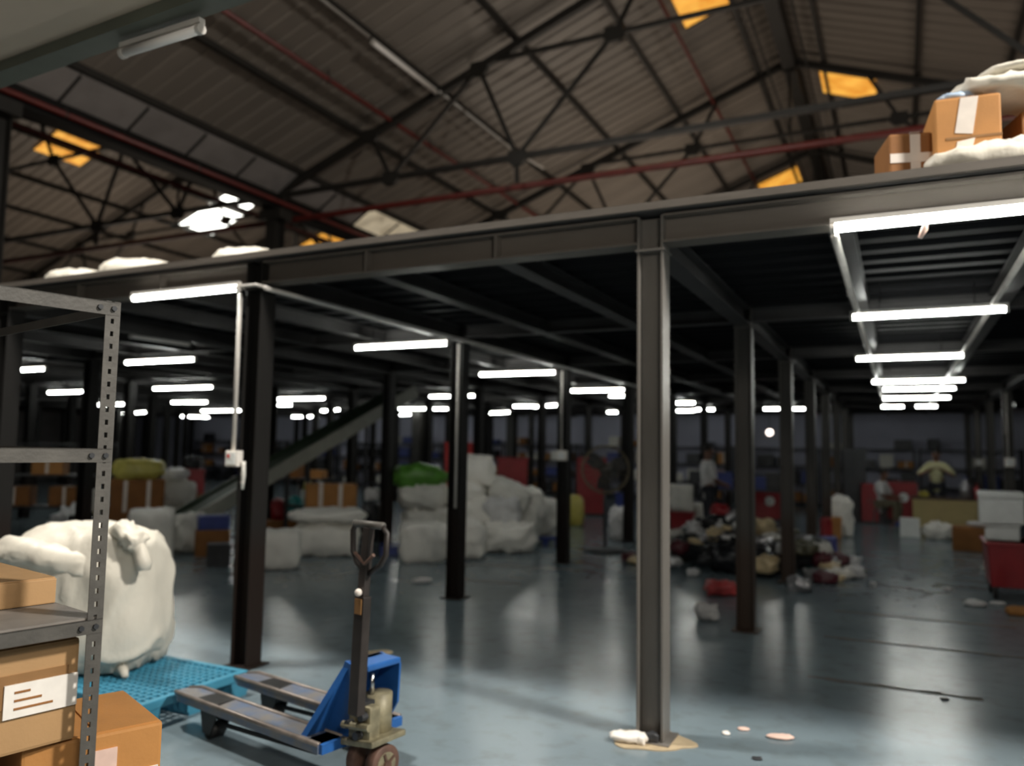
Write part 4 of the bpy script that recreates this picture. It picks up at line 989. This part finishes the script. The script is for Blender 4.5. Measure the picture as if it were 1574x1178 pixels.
# litter on the floor
lit = [(1134, 1152, 1121, 1127, m_pink, 'orange pink paper strip on the bright floor right of the foreground column, left one'), (1178, 1220, 1131, 1140, m_pink, 'orange pink paper strip on the bright floor right of the foreground column, right one'), (632, 664, 885, 897, m_film, 'white crumpled wrapper on the floor left of the black column'),
       (1338, 1346, 892, 901, m_film, 'tiny white scrap in the middle of the right-hand aisle'), (1482, 1516, 918, 934, m_film, 'scattered clear wrapper on the floor left of the red bin'), (1522, 1545, 922, 932, m_film, 'small clear wrapper under the red bin at the right edge'),
       (560, 604, 1000, 1010, m_cream_b, 'thin beige scrap on the floor right of the jack tiller'), (1450, 1466, 900, 910, m_film, 'small white scrap in the right-hand aisle near the red bin'), (1110, 1122, 1128, 1134, m_paper, 'small pale scrap beside the foreground column base'), (1508, 1520, 868, 878, m_paper, 'small white paper beside the red bin, on the floor')]
for k, (xl, xr, yt, yb, m, lb) in enumerate(lit):
    p, w, h = spot(xl, xr, yt, yb, 0, None, .1)
    sack(p, (w, max(.05, w*.5), max(.012, min(h*.6, .12))), facing(p)+.2, lb, m, 300+k, 'litter', 'litter_scrap', amp=.12, n=6, e=2.2)
for k, (x, y, lb) in enumerate([(1452, 1076, 'small dark scrap at the end of the joint in the right-hand aisle'), (1164, 1168, 'small dark smear of rubbish at the bottom edge right of the foreground column')]):
    p = atz(x, y); sack((p.x, p.y, 0), (.05, .04, .012), .3, lb, m_dark, 330+k, 'litter', 'litter_scrap', n=6, amp=.1)
# the foreground column's foot: grout ring and a crumpled white bag
t = thing('grout_ring', 'sandy grout stain round the foot of the foreground column', 'grout', (RX[1], 4.415, 0))
vs = [(.20*(1+.18*math.sin(3*a+1)+.1*math.sin(7*a))*math.cos(a), .17*(1+.2*math.sin(2*a)+.1*math.sin(5*a))*math.sin(a)-.04) for a in [2*PI*i/40 for i in range(40)]]
MB().prism(vs, 0, .006, 'z').build('grout', m_stain, t)
p = atz(962, 1140); sack((p.x+.02, p.y, .004), (.22, .11, .05), .25, 'flattened white wrapper at the foot of the foreground column', m_paper, 310, 'litter', 'litter_scrap', n=8, amp=.12, e=2.2)
p = atz(985, 1146); sack((p.x, p.y, .004), (.05, .05, .05), .2, 'tiny white cap beside the foreground column foot', m_paper, 311, 'litter', 'litter_scrap', n=6, amp=.05)
p = atz(1003, 1144); sack((p.x, p.y, .004), (.07, .05, .06), .2, 'small dark scrap at the front of the foreground column foot', m_dark, 312, 'litter', 'litter_scrap', n=6, amp=.1)

# ------------------------------------------------------------------ right-hand aisle end
dk = thing('desk', 'pale wooden desk with dark top at the end of the right-hand aisle', 'desk', (.94, 19.95, 0), -.06)
dw = 1.34; dh = .66
MB().box(-dw/2, dw/2, -.33, -.31, 0, dh-.03).build('front_panel', m_ply, dk)
for s in (-1, 1): MB().box(s*dw/2-.02*(s > 0), s*dw/2+.02*(s < 0), -.31, .31, 0, dh-.03).build('side_panel', m_ply, dk)
MB().box(-dw/2-.03, dw/2+.03, -.36, .34, dh-.03, dh).build('desk_top', m_wood, dk, bevel=.004)
def ondesk(x, y=0): return Vector((.94+x, 19.95+y, dh))
sack(ondesk(-.46, -.1), (.2, .16, .13), .3, 'yellow green bag on the left of the desk', m_yel, 320, 'bag', 'plastic_bag', n=7)
t = thing('water_jug', 'silvery clear jug on the right of the desk', 'jug', ondesk(.36, -.05)); MB().tube([(0, 0, 0), (0, 0, .28), (0, 0, .36), (0, 0, .42)], [.12, .12, .06, .05], 14).build('body', m_silver, t, True); MB().tube([(0, 0, .42), (0, 0, .45)], .055, 12).build('cap', m_bluep, t)
t = thing('spray_bottle', 'small red bottle beside the silvery jug on the desk', 'bottle', ondesk(.56, -.08)); MB().tube([(0, 0, 0), (0, 0, .2), (0, 0, .27)], [.055, .055, .02], 12).build('body', m_coral, t, True); MB().tube([(0, 0, .27), (0, 0, .32)], .025, 10).build('cap', m_redd, t)
pcarton(1385, 1413, 798, 826, 'white carton on the floor in front of the desk', m=m_foam, th=.36)
psack(1422, 1466, 806, 831, 'white bag slumped on the floor before the desk', seed=321, th=.4, m=m_sack, amp=.12, e=2.3)
ct, p, w, h = pcarton(1468, 1521, 812, 849, 'brown carton on the floor right of the white bag', m=m_cardd, th=.5)
sack(p+Vector((.12, -.05, h)), (.4, .3, .1), -.3, 'white bag draped over the brown floor carton', m_film, 322, 'bag', 'plastic_bag', amp=.14, e=2.2)
p, w, h = spot(1520, 1592, 836, 926, 0, None, .75)
tb = bin_(p, w, .75, h, facing(p)+.1, 'red wheeled bin at the right edge carrying white foam boxes', taper=.88)
cb = aty(1542, 838, p.y-.1); v = Vector((p.x, p.y, 0))
def foam(c, s, rz, lab):
    t = thing('foam_box', lab, 'box', c, rz); MB().box(-s[0]/2, s[0]/2, -s[1]/2, s[1]/2, 0, s[2]*.78).build('body', m_foam, t, bevel=.02)
    MB().box(-s[0]/2-.01, s[0]/2+.01, -s[1]/2-.01, s[1]/2+.01, s[2]*.78, s[2]).build('lid', m_foam, t, bevel=.025); return t
fz_ = h+.001; fp = p+Vector((-.07, .02, 0))
foam((fp.x, fp.y, fz_), (.34, .34, .18), facing(p), 'white foam box on the red wheeled bin, lower one')
foam((fp.x-.01, fp.y, fz_+.182), (.44, .40, .36), facing(p)+.05, 'larger white foam box on top of the lower foam box at the right edge')
q = p+Vector((.55, .75, 0)); bin_(q, .5, .5, 1.0, facing(p), 'taller red bin behind the wheeled bin, cut by the right edge')
p, w, h = spot(1548, 1580, 934, 948, 0, None, .15); sack(p, (w, .16, h), 0, 'small orange brown packet on the floor at the right edge', m_card2, 323, 'packet', 'packet', n=7)
p, w, h = spot(1300, 1332, 690, 806, 0, 20.6, .6); cupboard(p, w, .6, p.z+h, facing(p), 'tall black cupboard left of the red cupboards', m_dark)
# bare bulb
B = aty(1183, 665, 16.0); t = thing('bulb', 'bare round bulb glowing between two columns of the foreground row', 'light', B)
MB().ball((0, 0, 0), .06).build('globe', m_bulb, t, True); MB().tube([(0, 0, .05), (0, 0, .1)], .022, 10).build('socket', m_dark, t); MB().tube([(0, 0, .1), (0, 0, 2.9-B.z)], .006, 6).build('flex', m_dark, t)

# ------------------------------------------------------------------ racks along the back wall
def rack(lab, loc):
    t = thing('storage_rack', lab, 'rack', loc)
    for x in (-1.25, 1.25):
        for y in (-.25, .25): MB().box(x-.025, x+.025, y-.025, y+.025, 0, 1.78).build('post', m_dark, t)
    for z in (.12, .66, 1.2, 1.74): MB().box(-1.25, 1.25, -.25, .25, z-.03, z).build('shelf_board', m_dark, t)
    return t
rp = None; rn = 0
cc = [(m_cardd, 'brown carton'), (m_blackp, 'black bundle'), (m_sackg, 'grey white bundle'), (m_card2, 'orange brown carton'), (m_bluep, 'dark blue crate'), (m_dark, 'dark crate')]
proto = {}
for i in range(12):
    x = 1.8-2.65*i
    lab = f'dark storage rack against the back wall, {ORD[i]} from the right'
    if rp is None: rp = rack(lab, (x, 25.9, 0)); 
    else: dup(rp, (x, 25.9, 0), None, lab)
    for si, z in enumerate((.12, .66, 1.2, 1.74)):
        xx = x-1.05; na = 0
        while xx < x+1.0:
            w = random.uniform(.3, .55); h = random.uniform(.2, .42) if z < 1.7 else random.uniform(.15, .34)
            if random.random() < (.72 if z < 1.7 else .3) and rn < 150:
                k = random.choice([0, 0, 1, 1, 2, 3, 4, 5, 5]); m, nm = cc[k]; rn += 1
                key = k
                if key not in proto:
                    proto[key] = carton((0, 0, 0), (.4, .36, .3), 0, nm, m, ((0, .05),) if k in (0, 3) else (), nm='rack_carton' if k in (0, 3) else 'rack_bundle'); o = proto[key]
                    o['group'] = f'{nm}s on the back wall racks'
                else: o = dup(proto[key])
                o['label'] = f'dim {nm}, {["bottom", "second", "third", "top"][si]} shelf, {ORD[i]} back wall rack from right, {ORD[na]} along'; na += 1
                o.location = (xx+w/2, 25.88, z); o.scale = (w/.4*.96, 1, h/.3)
            xx += w+random.uniform(.02, .1)
# dark work tables in the depth of the hall
def table(c, w, rz, lab):
    t = thing('work_table', lab, 'table', c, rz)
    MB().box(-w/2, w/2, -.4, .4, .76, .8).build('table_top', m_dark, t)
    for x in (-w/2+.05, w/2-.05):
        for y in (-.35, .35): MB().box(x-.025, x+.025, y-.025, y+.025, 0, .76).build('leg', m_dark, t)
    return t
tabs = [((-9.5, 17.5, 0), 2.4, 'dark work table deep in the hall left of the heap'), ((-5.6, 20.9, 0), 2.2, 'dark work table behind the red bin and the heap'), ((-2.9, 17.6, 0), 1.6, 'dark work table behind the rubbish heap, beside a standing worker'), ((-13.5, 15, 0), 2.4, 'dark work table in the gloom left of the conveyor')]
for i, (c, w, lb) in enumerate(tabs):
    table(c, w, .1*i, lb)
    for k in range(4):
        m, nm = cc[(i*2+k*3) % 6]; x = -w/2+.3+k*(w-.6)/3
        a = Matrix.Rotation(.1*i, 3, 'Z') @ Vector((x, 0, .8)); carton(Vector(c)+a, (.34, .34, .2+.08*((k+i) % 3)), .1*i, f'{nm} on the {["left of the heap", "behind the red bin", "beside the worker", "left of the conveyor"][i]} work table, {ORD[k]} from the left', m)

# ------------------------------------------------------------------ goods on the mezzanine edge
m_sack = m_sack_fore
def ontop(xl, xr, yt, yb, Y, th): return spot(xl, xr, yt, yb, 0, Y, th)
def mz(xl, xr, yt, Y, th, m, lab, sd, hgt=None, z=None, **kw):
    c = aty((xl+xr)/2, yt, Y); d = depth(c); w = (xr-xl)*d/FPX; z = DECK+.009 if z is None else z
    return sack((c.x, c.y+th/2, z), (w, th, c.z-z), facing(c)*.5, lab, m, sd, **kw), c
mz(36, 130, 408, 4.8, .6, m_sack, 'white sack lying on the mezzanine edge above the shelf', 401, e=2.6, amp=.05)
mz(112, 236, 390, 4.85, .65, m_sack, 'rounded white sack on the mezzanine edge, biggest at the left', 402, e=2.4, amp=.05)
mz(290, 398, 373, 4.75, .6, m_sack, 'white sack on the mezzanine above the switch box column', 403, e=2.3, amp=.07)
Zd = DECK+.009
c1 = aty(1432, 262, 4.5); c2 = aty(1536, 262, 4.5)
wq = (c2-c1).length; tp = aty(1485, 147, 4.5)
bx = carton(((c1.x+c2.x)/2, 4.5+.2, Zd), (wq, .4, tp.z-Zd), .10, 'large tan carton with white tape on the mezzanine edge at the upper right', m_card2, ())
hh = tp.z-Zd
MB().add([(-.03,-.203,hh*.98),(.05,-.203,hh*.98),(.02,-.203,hh*.52),(-.06,-.203,hh*.55),(-.03,-.199,hh*.98),(.05,-.199,hh*.98),(.02,-.199,hh*.52),(-.06,-.199,hh*.55)],[(0,1,2,3),(7,6,5,4),(0,4,5,1),(1,5,6,2),(2,6,7,3),(3,7,4,0)]).build('tape', m_tapew, bx)
MB().add([(-.07,-.203,hh*.2),(0,-.203,hh*.2),(.03,-.203,hh*.47),(-.05,-.203,hh*.44),(-.07,-.199,hh*.2),(0,-.199,hh*.2),(.03,-.199,hh*.47),(-.05,-.199,hh*.44)],[(0,1,2,3),(7,6,5,4),(0,4,5,1),(1,5,6,2),(2,6,7,3),(3,7,4,0)]).build('tape', m_tapew, bx)
MB().box(-.10, .15, -.2025, -.199, hh*.47, hh*.50).build('tape', m_tapeb, bx)
c1 = aty(1354, 266, 4.55); c2 = aty(1424, 266, 4.55); tp2 = aty(1390, 205, 4.55); w2 = (c2-c1).length; h2 = tp2.z-Zd
b2 = carton(((c1.x+c2.x)/2, 4.55+.16, Zd), (w2, .32, h2), .25, 'small brown carton with a white tape cross on the mezzanine edge', m_cardd, ((.02, .05),))
MB().box(-w2/2+.005, w2/2-.005, -.164, -.16, h2*.45, h2*.62).build('tape', m_tapew, b2)
cc1 = aty(1556, 262, 4.62); b3 = carton((cc1.x+.16, 4.9, Zd), (.3, .3, hh*.9), .3, 'dark brown carton behind the large taped carton at the right edge', m_cardd)
t = thing('tyre', 'dark round drum edge between the cartons at the upper right', 'drum', (c2.x+.55, 4.85, Zd)); MB().tube([(0, 0, 0), (0, 0, hh*.8)], .12, 20).build('body', m_black, t, True); MB().ring((0, 0, hh*.78), .118, .012, 'z', 20, 6).build('rim', m_redd, t, True)
t.name = 'drum'
a = aty(1500, 228, 4.42); sack((a.x+.06, 4.46, Zd), (.62, .16, a.z-Zd+.03), .04, 'white sack drooping at the foot of the large taped carton', m_sack, 404, e=2.2, amp=.09, lean=.03)
a = aty(1520, 146, 4.75); sack((a.x+.06, 4.72, Zd+hh+.002), (.52, .45, .12), .1, 'white sack lying on the large taped carton at the upper right', m_sack, 405, e=2.2, amp=.09)
sack((a.x+.14, 4.74, Zd+hh+.11), (.44, .4, .07), .0, 'folded white sack topmost at the upper right', m_sack, 406, e=2.3, amp=.1)
a = aty(1466, 130, 4.62); sack((a.x, 4.60, Zd+hh+.002), (.17, .14, .05), .2, 'pale blue plastic scrap on the large taped carton', mat('pale_blue', srgb(168, 190, 214), .4, 0, .1, 8), 407, 'bag', 'plastic_bag', e=2.2, n=8, amp=.12)

# ------------------------------------------------------------------ people
DG = None
def skin_mesh(name, verts, edges, radii, root, m, parent, sub=2):
    me = bpy.data.meshes.new(name); me.from_pydata([tuple(v) for v in verts], edges, [])
    o = bpy.data.objects.new(name, me); COL.objects.link(o)
    o.modifiers.new('s', 'SKIN')
    for i, r in enumerate(radii):
        sv = me.skin_vertices[0].data[i]; sv.radius = (r, r) if not isinstance(r, tuple) else r; sv.use_root = (i == root)
    md = o.modifiers.new('u', 'SUBSURF'); md.levels = sub; md.render_levels = sub
    bpy.context.view_layer.update()
    new = bpy.data.meshes.new_from_object(o.evaluated_get(bpy.context.evaluated_depsgraph_get()))
    o.modifiers.clear(); o.data = new; o.name = name
    for p in new.polygons: p.use_smooth = True
    new.materials.clear(); new.materials.append(m); o.parent = parent; return o
def person(lab, loc, rz, J, shirt, trousers, shoe, sleeves=True):
    """J: joint positions in the person's own frame (facing -y)."""
    t = thing('person', lab, 'person', loc, rz)
    V = []; E_ = []; Rr = []; idx = {}
    def add(k, p, r, par=None):
        idx[k] = len(V); V.append(Vector(p)); Rr.append(r)
        if par: E_.append((idx[par], idx[k]))
    add('pelvis', J['pelvis'], (.14, .11)); add('waist', Vector(J['pelvis']).lerp(Vector(J['chest']), .45), (.125, .1), 'pelvis'); add('chest', J['chest'], (.155, .11), 'waist')
    add('neck0', J['neck'], .06, 'chest'); hd = Vector(J['head']); add('neck1', Vector(J['neck']).lerp(hd, .45), .05, 'neck0'); add('head0', hd-Vector((0, .0, .03)), (.075, .085), 'neck1'); add('head1', hd+Vector((0, .01, .06)), (.078, .092), 'head0'); add('crown', hd+Vector((0, .012, .105)), .055, 'head1')
    for s in 'lr':
        add('sh'+s, J['sh'+s], .062, 'chest'); add('el'+s, J['el'+s], .043, 'sh'+s); add('wr'+s, J['wr'+s], .028, 'el'+s)
        d = (Vector(J['wr'+s])-Vector(J['el'+s])).normalized(); add('pm'+s, Vector(J['wr'+s])+d*.06, (.038, .02), 'wr'+s)
        sx = -1 if s == 'r' else 1; up = Vector((0, 0, 1)); lat = d.cross(up); lat = lat.normalized() if lat.length > .1 else Vector((1, 0, 0)); nn = lat.cross(d)
        for f in range(4):
            b = Vector(J['wr'+s])+d*.09+lat*(f-1.5)*.02; ln = (.055, .068, .062, .048)[f]
            add(f'f{s}{f}', b, .0095, 'pm'+s); add(f'g{s}{f}', b+d*ln*.55-nn*.006, .0085, f'f{s}{f}'); add(f'h{s}{f}', b+d*ln*.9-nn*.026, .007, f'g{s}{f}')
        b = Vector(J['wr'+s])+d*.035+lat*.035*sx; add('t0'+s, b, .011, 'pm'+s); add('t1'+s, b+d*.04+lat*.02*sx-nn*.01, .009, 't0'+s)
        add('hp'+s, J['hp'+s], .095, 'pelvis'); add('kn'+s, J['kn'+s], .062, 'hp'+s); add('an'+s, J['an'+s], .042, 'kn'+s)
        add('he'+s, Vector(J['an'+s])+Vector((0, 0, -.045)), .04, 'an'+s); add('to'+s, Vector(J['an'+s])+Vector((0, -.17, -.06)), (.042, .026), 'he'+s)
    skin_mesh('body', V, E_, Rr, 0, m_skin, t)
    # clothes: shells over the same joints
    add('hem', Vector(J['pelvis'])+(Vector(J['pelvis'])-Vector(J['chest'])).normalized()*.24, (.15, .12))
    def shell(name, keys, edges, grow, m):
        ii = [idx[k] for k in keys]; mp = {a: i for i, a in enumerate(ii)}
        rr = [tuple(q+grow for q in (Rr[a] if isinstance(Rr[a], tuple) else (Rr[a], Rr[a]))) for a in ii]
        return skin_mesh(name, [V[a] for a in ii], [(mp[idx[a]], mp[idx[b]]) for a, b in edges], rr, 0, m, t)
    ks = ['hem', 'pelvis', 'waist', 'chest', 'neck0', 'shl', 'ell', 'shr', 'elr']; es = [('hem', 'pelvis'), ('pelvis', 'waist'), ('waist', 'chest'), ('chest', 'neck0'), ('chest', 'shl'), ('shl', 'ell'), ('chest', 'shr'), ('shr', 'elr')]
    shell('shirt', ks, es, .024, shirt)
    shell('trousers', ['pelvis', 'hpl', 'knl', 'anl', 'hpr', 'knr', 'anr'], [('pelvis', 'hpl'), ('hpl', 'knl'), ('knl', 'anl'), ('pelvis', 'hpr'), ('hpr', 'knr'), ('knr', 'anr')], .008, trousers)
    for s in 'lr': shell('shoe', ['he'+s, 'to'+s], [('he'+s, 'to'+s)], .012, shoe)
    # face and hair
    mb = MB().ball(hd+Vector((0, .028, .075)), .088, .092, .085, 14, 10); mb.build('hair', m_hair, t, True)
    for s in (-1, 1):
        MB().ball(hd+Vector((s*.032, -.083, .035)), .012, .008, .008, 8, 6).build('eye', m_foam, t, True)
        MB().ball(hd+Vector((s*.082, .0, .02)), .012, .022, .032, 8, 6).build('ear', m_skin, t, True)
    MB().add([(-.016,-.085,-.01),(.016,-.085,-.01),(0,-.118,-.008),(0,-.088,.04)], [(0,1,2),(0,2,3),(1,3,2),(0,3,1)]).build('nose', m_skin, t, loc=hd)
    MB().ball(hd+Vector((0, -.084, -.04)), .026, .008, .007, 10, 6).build('mouth', m_maroon, t, True)
    return t
stand = dict(pelvis=(0, 0, .95), chest=(0, 0, 1.27), neck=(0, .01, 1.43), head=(0, -.02, 1.58), hpl=(.1, 0, .9), knl=(.11, -.02, .5), anl=(.11, .02, .1), hpr=(-.1, 0, .9), knr=(-.11, -.02, .5), anr=(-.11, .02, .1))
P = aty(1440, 745, 20.75)
person('worker in pale yellow shirt behind the desk, elbows out and hands together', (P.x, 20.75, 0), facing(P),
       dict(stand, shl=(.17, 0, 1.36), ell=(.37, -.12, 1.11), wrl=(.12, -.25, 1.25), shr=(-.17, 0, 1.36), elr=(-.37, -.12, 1.11), wrr=(-.12, -.25, 1.25)), m_shirty, m_cloth, m_shoe)
P = aty(1088, 750, 14.2)
person('standing worker in white shirt behind the rubbish heap, facing right', (P.x, 14.2, 0), PI/2+.5,
       dict(stand, shl=(.18, 0, 1.37), ell=(.22, -.06, 1.08), wrl=(.12, -.27, 1.0), shr=(-.18, 0, 1.37), elr=(-.22, -.06, 1.08), wrr=(-.1, -.27, 1.02)), m_shirtw, m_cloth, m_cloth)
P = atz(1352, 806)
seat = dict(pelvis=(0, 0, .47), chest=(0, -.06, .80), neck=(0, -.09, .97), head=(0, -.13, 1.12), hpl=(.1, -.03, .46), knl=(.14, -.42, .50), anl=(.13, -.38, .1), hpr=(-.1, -.03, .46), knr=(-.14, -.42, .50), anr=(-.13, -.38, .1),
            shl=(.18, -.06, .91), ell=(.24, -.18, .66), wrl=(.1, -.38, .62), shr=(-.18, -.06, .91), elr=(-.24, -.18, .66), wrr=(-.1, -.38, .62))
person('seated worker on a low stool before the red cupboards', (P.x, P.y, 0), PI/2-.35, seat, m_shirtw, m_khaki, m_shoe)
st = thing('stool', 'dark low stool under the seated worker', 'stool', (P.x, P.y, 0), .2)
MB().box(-.16, .16, -.16, .16, .31, .335).build('seat', m_dark, st, bevel=.01)
for sx in (-1, 1):
    for sy in (-1, 1): MB().bar((sx*.15, sy*.15, 0), (sx*.12, sy*.12, .31), .03, .03, (0, 1, 0)).build('leg', m_dark, st)
